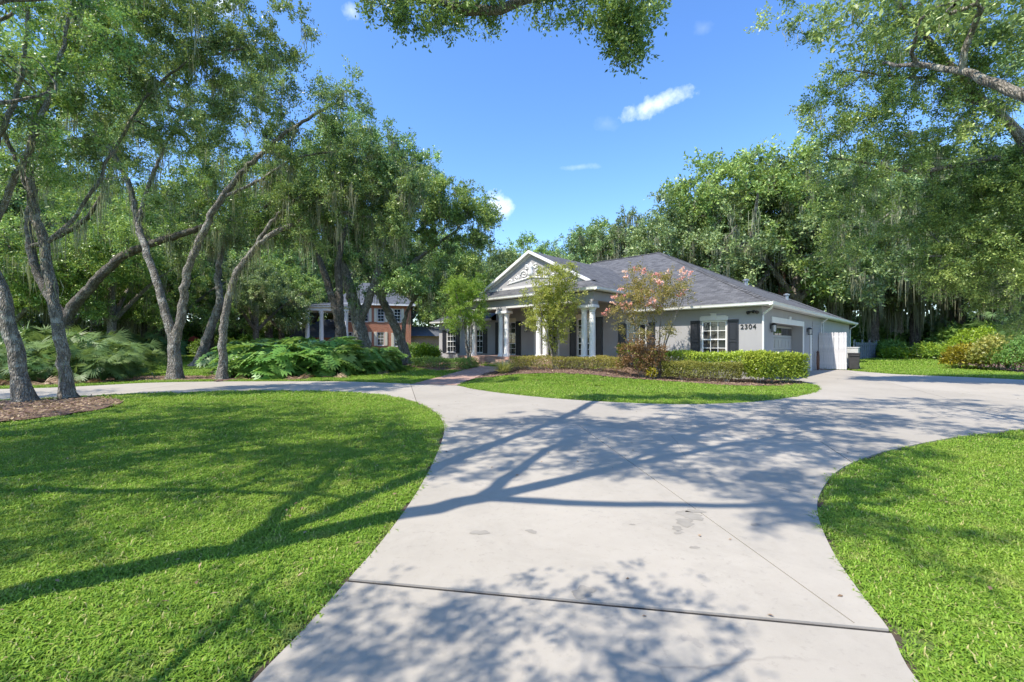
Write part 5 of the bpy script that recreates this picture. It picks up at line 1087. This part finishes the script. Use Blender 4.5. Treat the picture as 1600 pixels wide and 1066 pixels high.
def shrub(label, loc, rx, ry, h, n, size, leaf, seed, name='shrub', cat='shrub', group=None, top_tint=.1, z0=.15, tint0=.45, wr=.5):
    e = empty(name, (loc[0], loc[1], float(hz(loc[0], loc[1])) - .02), random.Random(seed).uniform(0, 6)); v, f, t = shrub_mesh(seed, n, rx, ry, h, size, z0, top_tint=top_tint, tint0=tint0, wr=wr)
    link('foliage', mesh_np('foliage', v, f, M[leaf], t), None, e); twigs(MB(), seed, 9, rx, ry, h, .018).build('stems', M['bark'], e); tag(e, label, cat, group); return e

HG = 'clipped hedges in front of the house'
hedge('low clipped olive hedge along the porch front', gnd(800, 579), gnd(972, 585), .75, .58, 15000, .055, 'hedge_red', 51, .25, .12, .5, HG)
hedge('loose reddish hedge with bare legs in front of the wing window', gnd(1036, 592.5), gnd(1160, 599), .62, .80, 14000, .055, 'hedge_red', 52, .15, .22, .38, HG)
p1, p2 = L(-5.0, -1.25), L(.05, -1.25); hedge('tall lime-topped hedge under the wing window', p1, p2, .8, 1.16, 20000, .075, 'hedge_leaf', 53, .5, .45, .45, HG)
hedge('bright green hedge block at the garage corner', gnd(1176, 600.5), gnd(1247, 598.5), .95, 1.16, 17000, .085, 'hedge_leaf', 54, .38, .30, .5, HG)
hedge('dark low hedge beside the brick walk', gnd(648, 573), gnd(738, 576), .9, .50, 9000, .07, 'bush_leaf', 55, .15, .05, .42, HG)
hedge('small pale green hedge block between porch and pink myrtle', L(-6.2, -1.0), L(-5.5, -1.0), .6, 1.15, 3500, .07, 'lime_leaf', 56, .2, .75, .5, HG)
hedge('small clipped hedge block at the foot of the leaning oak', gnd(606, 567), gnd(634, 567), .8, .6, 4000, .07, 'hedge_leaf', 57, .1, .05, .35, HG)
shrub('lime green leafy plant by the left corner of the house', gnd(668, 562), .95, .8, .95, 2600, .16, 'lime_leaf', 58)
shrub('small yellow croton at the foot of the copper shrub', gnd(1018, 593), .22, .22, .5, 700, .07, 'croton_leaf', 60)

# strappy lily clump by the walk
def strap_clump(label, loc, n, length, w, leaf, seed):
    rng = np.random.default_rng(seed); V = []; F = []; tt = []
    for k in range(n):
        a = rng.uniform(0, 6.283); el = rng.uniform(.55, 1.5); d = np.array([math.cos(a), math.sin(a), 0]); ln = length * rng.uniform(.7, 1.1); s = np.array([-d[1], d[0], 0]); p = d * rng.uniform(0, .15); b = len(V)
        for j in range(6):
            t = j / 5; q = p + d * (math.cos(el) * ln * t + .25 * ln * t * t) + np.array([0, 0, math.sin(el) * ln * t - .35 * ln * t * t]); ww = w * (1 - t ** 2 * .95) * .5; V += [q - s * ww, q + s * ww]
        F += [(b + 2 * j, b + 2 * j + 1, b + 2 * j + 3, b + 2 * j + 2) for j in range(5)]; tt += [rng.uniform(0, 1)] * 5
    o = link('lily_clump', mesh_np('lily_clump', V, F, M[leaf], tt)); o.location = (loc[0], loc[1], float(hz(loc[0], loc[1])) - .03); tag(o, label, 'plant'); return o
strap_clump('pale strappy lily clump where the brick walk meets the bed', gnd(787, 583), 210, 1.05, .045, 'strap_leaf', 61)

# crape myrtles
def myrtle(label, loc, Y_, stems, blobs, seed, clusters, n, size, leaf, flowers=0):
    e = oak(label, loc, stems, blobs, seed, clusters, n, size, leaf, 'bark_pale', spread=.42, name='crape_myrtle', tip=.006, up=.5, twigs=6)
    if flowers:
        rng = np.random.default_rng(seed + 1); b = np.array(loc); bl = [(np.array(q[0]) - b, (q[1],) * 3 if np.isscalar(q[1]) else q[1]) for q in blobs]; c, d = in_blobs(rng, bl, flowers * 3)
        k = np.argsort(-(c[:, 2] + .6 * d[:, 2]))[:flowers * 2]; k = rng.choice(k, flowers, False); per = 45; m = np.repeat(np.arange(flowers), per); ln = rng.uniform(0, 1, len(m)); base = (c[k] + d[k] * .28)[m] + d[k][m] * (ln * .28)[:, None] + rng.normal(0, .045, (len(m), 3)) * (1.2 - ln)[:, None]
        v, f = leaf_quads(base, rand_dirs(rng, len(m)), rand_dirs(rng, len(m)), rng.uniform(.045, .085, len(m)), .8); link('blossoms', mesh_np('blossoms', v, f, M['flower'], np.clip(np.repeat(rng.normal(.5, .3, flowers), per) + rng.normal(0, .15, len(m)), 0, 1)), None, e)
    return e
def multi(px, py, Y, tops, r=.04):
    b = G0(px, py, Y); return b, [([(b[0] + .04 * i, b[1], b[2], r), A(px + (q[0] - px) * .3, py + (q[1] - py) * .35, Y + q[2] * .4, r * .8), A(px + (q[0] - px) * .62, py + (q[1] - py) * .68, Y + q[2] * .8, r * .6), A(q[0], q[1], Y + q[2], r * .3)], None) for i, q in enumerate(tops)]
b, st = multi(733, 565, 24.5, ((712, 455, -.3), (733, 445, .3), (745, 470, -.2), (722, 480, .6)), .055)
myrtle('leafy green crape myrtle in front of the far porch end', b, 24.5, st, [B(722, 455, 24.4, (.95, .95, .85)), B(735, 480, 24.4, (.85, .9, .9)), B(715, 500, 24.5, .65), B(745, 505, 24.5, .45), B(742, 440, 24.5, .45)], 71, 120, 22000, .085, 'myrtle_green')
b, st = multi(866, 575, 20.4, ((835, 450, -.3), (858, 430, .3), (885, 440, -.2), (873, 480, .4), (845, 490, -.4), (862, 470, .2)), .04)
myrtle('yellow-green crape myrtle standing before the middle columns', b, 20.4, st, [B(860, 440, 20.4, (1.05, .9, .75)), B(840, 470, 20.3, (.75, .8, .75)), B(880, 470, 20.4, (.8, .8, .8)), B(858, 500, 20.4, (1.0, .8, .65)), B(890, 430, 20.4, (.5, .5, .4)), B(868, 530, 20.5, (.6, .6, .4))], 72, 150, 25000, .085, 'myrtle_leaf')
b, st = multi(1026, 590, 19.0, ((975, 470, -.3), (1000, 440, .3), (1040, 440, -.2), (1065, 470, .3), (1010, 500, -.3), (1045, 510, .3)), .04)
myrtle('pink-flowering crape myrtle in front of the wing roof', b, 19.0, st, [B(1015, 455, 19, (1.2, 1.0, .7)), B(985, 480, 19, (.8, .8, .6)), B(1050, 455, 19, (.75, .8, .75)), B(1020, 505, 19, (1.0, .9, .6)), B(1000, 430, 19, (.45, .5, .4)), B(975, 500, 19, (.55, .6, .5))], 73, 130, 14500, .08, 'myrtle_rust', 46)

b, st = multi(1002, 588, 18.6, ((978, 545, -.2), (992, 530, .2), (1008, 528, -.2), (1024, 538, .2), (1000, 550, .3), (1035, 552, -.1), (968, 562, .1)), .018)
oak('copper-red open shrub at the foot of the pink myrtle', b, st, [B(985, 548, 18.6, (.42, .45, .38)), B(1008, 540, 18.6, (.45, .45, .42)), B(1028, 552, 18.6, (.38, .4, .32)), B(1000, 565, 18.6, (.65, .5, .25)), B(975, 566, 18.6, .25)], 74, 110, 7000, .085, 'copper_leaf', 'bark', spread=.3, name='copper_shrub', cat='shrub', tip=.005, up=.4, twigs=6)

# saw palmettos and philodendrons: one plant each, then copies
def fan(rng, n=20, Lf=.62):
    """palmetto fan lying along +x from the origin"""
    a = np.linspace(-1.9, 1.9, n) + rng.normal(0, .04, n); ln = Lf * (1 - .18 * np.abs(a) / 1.9) * rng.uniform(.9, 1.08, n); d = np.column_stack([np.cos(a), np.sin(a), .10 - .16 * np.cos(a * 1.5)]); d /= np.linalg.norm(d, axis=1, keepdims=True)
    return leaf_quads(np.zeros((n, 3)), d, np.tile((0, 0, 1.), (n, 1)), ln, .085, .8)
def lobed(rng, Ls=.55):
    """split philodendron leaf lying along +x"""
    t = np.linspace(.02, .92, 7); base = []; dr = []; ln = []
    for s in (-1, 1):
        for q in t:
            a = s * (2.2 - 1.75 * q); base.append((q * Ls * .75, 0, -.12 * q * q * Ls)); dr.append((math.cos(a), math.sin(a), -.22)); ln.append(Ls * (.30 + .34 * math.sin(math.pi * (q * .8 + .15))))
    base.append((.6 * Ls, 0, -.08 * Ls)); dr.append((1, 0, -.3)); ln.append(Ls * .45); dr = np.array(dr); dr /= np.linalg.norm(dr, axis=1, keepdims=True)
    return leaf_quads(np.array(base), dr, np.tile((0, 0, 1.), (len(base), 1)), np.array(ln), .42, .35)
def rosette(seed, n, kind, hmin, hmax, reach):
    rng = np.random.default_rng(seed); V = []; F = []; T_ = []; b = 0; st = MB()
    for k in range(n):
        a = rng.uniform(0, 6.283); up = rng.uniform(.15, 1.0); ln = reach * rng.uniform(.55, 1.1); c = np.array([math.cos(a) * ln * (1 - up * .55), math.sin(a) * ln * (1 - up * .55), hmin + (hmax - hmin) * up * rng.uniform(.8, 1.1)])
        v, f = fan(rng) if kind == 'fan' else lobed(rng, rng.uniform(.5, .85)); tilt = rng.uniform(.1, 1.0) - up * .25
        Rm = np.array((Matrix.Rotation(a + rng.normal(0, .25), 3, 'Z') @ Matrix.Rotation(tilt, 3, 'Y') @ Matrix.Rotation(rng.normal(0, .35), 3, 'X')))
        V.append(v @ Rm.T + c); F.append(f + b); b += len(v); T_ += [np.clip(rng.normal(.35 + .3 * up, .16), 0, 1)] * len(f); st.tube([(0, 0, 0), tuple(c * np.array([.35, .35, .6])), tuple(c)], [.018, .013, .008], 4)
    return np.concatenate(V), np.concatenate(F), T_, st
def plant(kind, seed, label, cat, name, leaf, n, hmin, hmax, reach, group):
    v, f, t, st = rosette(seed, n, kind, hmin, hmax, reach); e = empty(name); link('leaves', mesh_np('leaves', v, f, M[leaf], t), None, e); st.build('stalks', M['bush_leaf'], e); tag(e, label, cat, group); return e
PG = 'saw palmettos under the oaks on the left'; FG = 'philodendrons massed below the oaks'
pals = [plant('fan', 81 + i, 'dark saw palmetto in the clump behind the two leaning oaks', 'palmetto', 'saw_palmetto', 'palmetto_leaf', 30, .25, 1.7, 1.35, PG) for i in range(2)]
phs = [plant('lobed', 91 + i, 'big-leaved philodendron in the mass behind the drive', 'philodendron', 'philodendron', 'philo_leaf', 36, .25, 1.35, 1.15, FG) for i in range(3)]
rg = random.Random(9)
dry = plant('fan', 87, 'brown dead palmetto fronds lying at the clump edge', 'dead fronds', 'dead_fronds', 'dry_leaf', 7, .02, .10, .9, 'dead palmetto fronds'); dry_n = 0
for (px, Y, s_) in ((60, 16.6, .9), (15, 16.4, .8), (130, 17.2, .7), (395, 19.4, .7), (470, 19.6, .8), (520, 20.2, .7), (590, 22.2, .7)):
    o = dry if dry_n == 0 else copy_tree(dry, (0, 0, 0), rg.uniform(0, 6), s_); xx = (px - 800) / F_PX * Y; o.location = (xx, Y, float(hz(xx, Y))); o['label'] = 'brown dead fronds in the leaf litter, ' + ORD[dry_n] + ' heap behind the drive'; dry_n += 1
def scatter(protos, spots, names):
    rank = {i: r for r, i in enumerate(sorted(range(len(spots)), key=lambda i: spots[i][0] / spots[i][1]))}
    for i, (x, y, s) in enumerate(spots):
        k = i % len(protos); o = protos[k] if i < len(protos) else copy_tree(protos[k], (0, 0, 0)); o.location = (x, y, float(hz(x, y)) - .03); o.rotation_euler = (0, 0, rg.uniform(0, 6.28)); o.scale = (s, s, s * rg.uniform(.9, 1.15)); o['label'] = names + ', ' + ORD[rank[i]] + ' from its left end'
sp = []
for (px, Y, s) in ((-20, 17.0, 1.0), (20, 17.6, .9), (55, 17.2, .8), (-40, 18.5, 1.3), (30, 19, 1.3), (75, 18.6, 1.1), (110, 18.2, 1.1), (135, 17.8, .9), (160, 18.0, .9), (185, 18.6, .85), (130, 19.6, 1.4), (170, 20, 1.3), (90, 20.5, 1.6), (50, 20.5, 1.5), (0, 20.5, 1.6), (205, 19.2, .7), (145, 21.5, 1.6), (-60, 20, 1.5), (190, 21, 1.2), (215, 24, 1.3), (250, 34, 1.6), (225, 33, 1.7), (195, 32, 1.6), (170, 31, 1.8)): sp.append(((px - 800) / F_PX * Y, Y, s * .82))
scatter(pals, sp, 'dark saw palmetto in the clump behind the leaning oaks')
sp = []
for (px, Y, s) in ((372, 20.4, .8), (392, 20.2, .95), (415, 20.0, 1.05), (440, 20.1, 1.05), (462, 20.4, 1.05), (485, 20.8, 1.1), (508, 21.1, 1.1), (530, 21.5, 1.05), (552, 22.0, 1.0), (575, 22.6, .9), (595, 23.4, .85), (383, 21.6, 1.15), (410, 21.5, 1.3), (438, 21.6, 1.35), (466, 21.9, 1.35), (494, 22.3, 1.35), (520, 22.8, 1.3), (546, 23.3, 1.2), (572, 24, 1.1), (400, 23, 1.4), (430, 23.2, 1.5), (460, 23.6, 1.5), (370, 23, 1.2), (602, 25.5, 1.0), (588, 25, 1.1)): sp.append(((px - 800) / F_PX * Y, Y, s))
scatter(phs, sp, 'big-leaved philodendron in the mass behind the drive')

# shrubs at the right edge and low growth under the wood
shrub('yellow-green croton shrub at the lawn corner', at(1508, 560, 26.5), 1.0, 1.0, 1.4, 4200, .15, 'croton_leaf', 62, top_tint=-.1, tint0=.3)
shrub('tall golden-green shrub behind the croton', at(1530, 560, 27.5), 1.5, 1.3, 2.5, 7500, .15, 'lime_leaf', 63, tint0=.35, top_tint=.15)
shrub('brownish olive bush at the right edge of the lawn', at(1566, 560, 25.0), 1.35, 1.2, 1.9, 6500, .15, 'hedge_red', 64, tint0=.5)
shrub('dense green bush at the far right edge', at(1600, 560, 24.0), 1.3, 1.2, 2.0, 6000, .13, 'bush_leaf', 65)
fp = plant('fan', 85, 'pale fan palm above the golden shrub', 'palm', 'fan_palm', 'palmetto_leaf', 34, .8, 3.2, 2.0, None); fp.location = (at(1575, 560, 27).x, 27, 0); fp.scale = (1.1, 1.1, 1.1)
shrub('bright green leafy bush in front of the moss-hung wood', at(1452, 556, 42), 1.3, 1.1, 1.5, 2600, .24, 'hedge_leaf', 67)
shrub('low sunlit green bush at the wood edge beside the picket fence', at(1400, 556, 44), 1.5, 1.2, 1.0, 2600, .22, 'lime_leaf', 68, tint0=.2)
UG = 'undergrowth bushes at the edge of the wood'
ub = shrub('dark undergrowth bush under the moss-hung wood', at(1385, 556, 47), 1.8, 1.6, 1.7, 5200, .26, 'bush_leaf', 66, name='undergrowth_bush', cat='bush', group=UG, tint0=.35)
cnt_ub = [1, 0, 0]
for (px, Y, s, lab) in ((1300, 50, 1.3, 0), (1345, 52, 1.0, 0), (1432, 47, .6, 0), (1466, 46, .8, 0), (1410, 52, 1.2, 0), (1490, 44, 1.0, 0), (1520, 46, 1.8, 0), (1580, 42, 1.8, 0), (1640, 38, 1.8, 0), (1375, 54, 1.7, 0), (1330, 66, 2.6, 0), (1400, 68, 2.8, 0), (1470, 66, 2.6, 0), (1300, 70, 2.8, 0), (1540, 64, 2.6, 0), (1350, 76, 3.4, 0), (1290, 78, 3.4, 0), (1440, 77, 3.4, 0), (1510, 76, 3.4, 0),
                        (30, 33, 1.4, 1), (90, 35, 1.3, 1), (160, 45, 1.4, 1), (230, 56, 1.6, 1), (270, 62, 1.7, 1), (355, 64, 1.8, 1), (400, 60, 1.6, 1), (440, 56, 1.5, 1), (-30, 31, 1.3, 1), (320, 74, 1.8, 1), (380, 40, .9, 1), (470, 45, 1.1, 1), (130, 60, 2.0, 1), (300, 70, 2.3, 1), (335, 57, 1.3, 1), (345, 82, 3.2, 1), (282, 76, 2.6, 1), (415, 76, 3.0, 1), (650, 42, .8, 2), (700, 41, .8, 2), (670, 40.5, .7, 2), (625, 42.5, .6, 2), (742, 60, 2.2, 2), (718, 58, 2.2, 2)):
    copy_tree(ub, ((px - 800) / F_PX * Y, Y, -.05), rg.uniform(0, 6.28), s, ('dark undergrowth bush under the moss-hung wood', 'leafy undergrowth bush beyond the leaning oaks', 'dark shrub at the foot of the brick house')[lab] + ', ' + ORD[cnt_ub[lab]] + ' of its row'); cnt_ub[lab] += 1

# ------------------------------------------------------------------ lawn grass
def blade_patch(seed, n, rad, h, w):
    rng = np.random.default_rng(seed); a = rng.uniform(0, 6.283, n); r = rad * np.sqrt(rng.uniform(0, 1, n)); base = np.column_stack([r * np.cos(a), r * np.sin(a), np.full(n, -.005)])
    b = rng.uniform(0, 6.283, n); lean = rng.uniform(.35, 1.45, n); hh = h * rng.uniform(.45, 1.15, n); d = np.column_stack([np.cos(b), np.sin(b), np.zeros(n)]); s = np.column_stack([-np.sin(b), np.cos(b), np.zeros(n)]); ww = (w * rng.uniform(.7, 1.3, n))[:, None]
    m = base + d * (hh * lean * .35)[:, None]; m[:, 2] += hh * .6; t = base + d * (hh * lean)[:, None]; t[:, 2] += hh * (1.0 - .42 * lean)
    V = np.stack([base - s * ww * .6, base + s * ww * .6, m + s * ww, t, m - s * ww], 1).reshape(-1, 3); i = np.arange(n) * 5
    F = np.column_stack([i, i + 1, i + 2, i + 4]); F2 = np.column_stack([i + 4, i + 2, i + 3, i + 3])
    me = bpy.data.meshes.new('blade_patch'); me.from_pydata([tuple(p) for p in V], [], [tuple(q) for q in F] + [tuple(q[:3]) for q in F2])
    ti = np.clip(rng.normal(.45, .22, n), 0, .93); ti[rng.random(n) < .07] = 1.0; at_ = me.attributes.new('tint', 'FLOAT', 'FACE'); at_.data.foreach_set('value', np.concatenate([ti, ti]).astype(np.float32)); me.materials.append(M['blade']); return me

HOUSE_FOOT = [L(.02, .02), L(.02, 25), L(-8, 25), L(-8, 18), L(-23, 18), L(-23, .02)]
NBF = [(NB.x + c[0], NB.y + c[1]) for c in ((-10, -4), (9, 0), (9, 10), (-10, 10))]
rng = np.random.default_rng(4)
def lawn_points(y0, y1, dens):
    n = int((1.22 * (y1 ** 2 - y0 ** 2) + 3 * (y1 - y0)) * dens); y = np.sqrt(rng.uniform(y0 ** 2, y1 ** 2, n)); x = rng.uniform(-1, 1, n) * (1.22 * y + 1.5)
    k = ~inside(DRIVE, x, y) & ~inside(BED_OAKS, x, y) & ~inside(BED_FRONT, x, y) & ~inside(BED_LEFT, x, y) & ~inside(BED_PHILO, x, y) & ~inside(BED_STRIP, x, y) & ~inside(BED_RIGHT, x, y) & ~inside(WALK, x, y) & ~inside(HOUSE_FOOT, x, y) & ~inside(NBF, x, y)
    x, y = x[k], y[k]; d = np.minimum(edge_dist(DRIVE, x, y), edge_dist(WALK, x, y)); return x, y, d
pts = []
for (y0, y1, dn, sc) in ((1.2, 4, 120, .85), (4, 7, 80, 1.0), (7, 12, 42, 1.25), (12, 20, 18, 1.8), (20, 32, 6.5, 2.6), (32, 62, 1.6, 4.0)):
    x, y, d = lawn_points(y0, y1, dn); s = sc * rng.uniform(.8, 1.2, len(x)); s = np.minimum(s, np.maximum(d - .015, .02) / .13 + rng.uniform(.12, .42, len(x))); k = (d > .022) & (rng.random(len(x)) < np.clip(d / .12 + .35, 0, 1))
    pts.append(np.column_stack([x, y, hz(x, y) - .028, s])[k])
pts = np.concatenate(pts)
def instancer(name, pts, src_me, label, cat):
    me = bpy.data.meshes.new(name); me.from_pydata([tuple(p[:3]) for p in pts], [], []); a = me.attributes.new('size', 'FLOAT', 'POINT'); a.data.foreach_set('value', pts[:, 3].astype(np.float32)); b = me.attributes.new('turn', 'FLOAT_VECTOR', 'POINT')
    tv = np.zeros((len(pts), 3), np.float32); tv[:, 2] = rng.uniform(0, 6.283, len(pts)); b.data.foreach_set('vector', tv.ravel())
    src = bpy.data.objects.new('blade_source', src_me)
    ng = bpy.data.node_groups.new(name, 'GeometryNodeTree'); ng.interface.new_socket('Geometry', in_out='INPUT', socket_type='NodeSocketGeometry'); ng.interface.new_socket('Geometry', in_out='OUTPUT', socket_type='NodeSocketGeometry')
    N, K = ng.nodes, ng.links; gi, go = N.new('NodeGroupInput'), N.new('NodeGroupOutput'); m2p = N.new('GeometryNodeMeshToPoints'); iop = N.new('GeometryNodeInstanceOnPoints'); oi = N.new('GeometryNodeObjectInfo'); oi.inputs['Object'].default_value = src
    na = N.new('GeometryNodeInputNamedAttribute'); na.data_type = 'FLOAT'; na.inputs['Name'].default_value = 'size'; nb_ = N.new('GeometryNodeInputNamedAttribute'); nb_.data_type = 'FLOAT_VECTOR'; nb_.inputs['Name'].default_value = 'turn'
    K.new(gi.outputs[0], m2p.inputs['Mesh']); K.new(m2p.outputs['Points'], iop.inputs['Points']); K.new(oi.outputs['Geometry'], iop.inputs['Instance']); K.new(nb_.outputs['Attribute'], iop.inputs['Rotation']); K.new(na.outputs['Attribute'], iop.inputs['Scale']); K.new(iop.outputs['Instances'], go.inputs[0])
    o = link(name, me); md = o.modifiers.new('blades', 'NODES'); md.node_group = ng; tag(o, label, cat, kind='stuff'); return o
tp = []
for (y0, y1, dn, sc) in ((1.2, 5, 5.0, .9), (5, 10, 3.0, 1.0), (10, 20, 1.2, 1.3)):
    x, y, d = lawn_points(y0, y1, dn); tp.append(np.column_stack([x, y, hz(x, y) - .028, sc * rng.uniform(.6, 1.25, len(x))])[d > .012])
tp = np.concatenate(tp)
instancer('grass_tufts', tp, blade_patch(8, 26, .05, .105, .0036), 'taller stray grass tufts standing out of the lawn', 'grass')
instancer('grass', pts, blade_patch(3, 150, .16, .062, .0042), 'short green lawn grass on both sides of the drive', 'grass')

# fallen leaves on the drive and lawn, one scatter
n = 2600; y = np.sqrt(rng.uniform(1.5 ** 2, 15 ** 2, n)); x = rng.uniform(-1, 1, n) * 1.2 * y; ond = inside(DRIVE, x, y); k = rng.random(n) < np.where(ond, .10 + .8 * np.exp(-edge_dist(DRIVE, x, y) / .12), .30); x, y, ond = x[k], y[k], ond[k]; n = len(x)
v, f = leaf_quads(np.column_stack([x, y, np.where(ond, .006, .03)]), rand_dirs(rng, n, .12), rand_dirs(rng, n, 2.5), rng.uniform(.025, .055, n), .5, .3)
tag(link('fallen_leaves', mesh_np('fallen_leaves', v, f, M['dry_leaf'], rng.uniform(0, 1, n))), 'dry fallen leaves scattered over drive and lawn', 'leaves', kind='stuff')
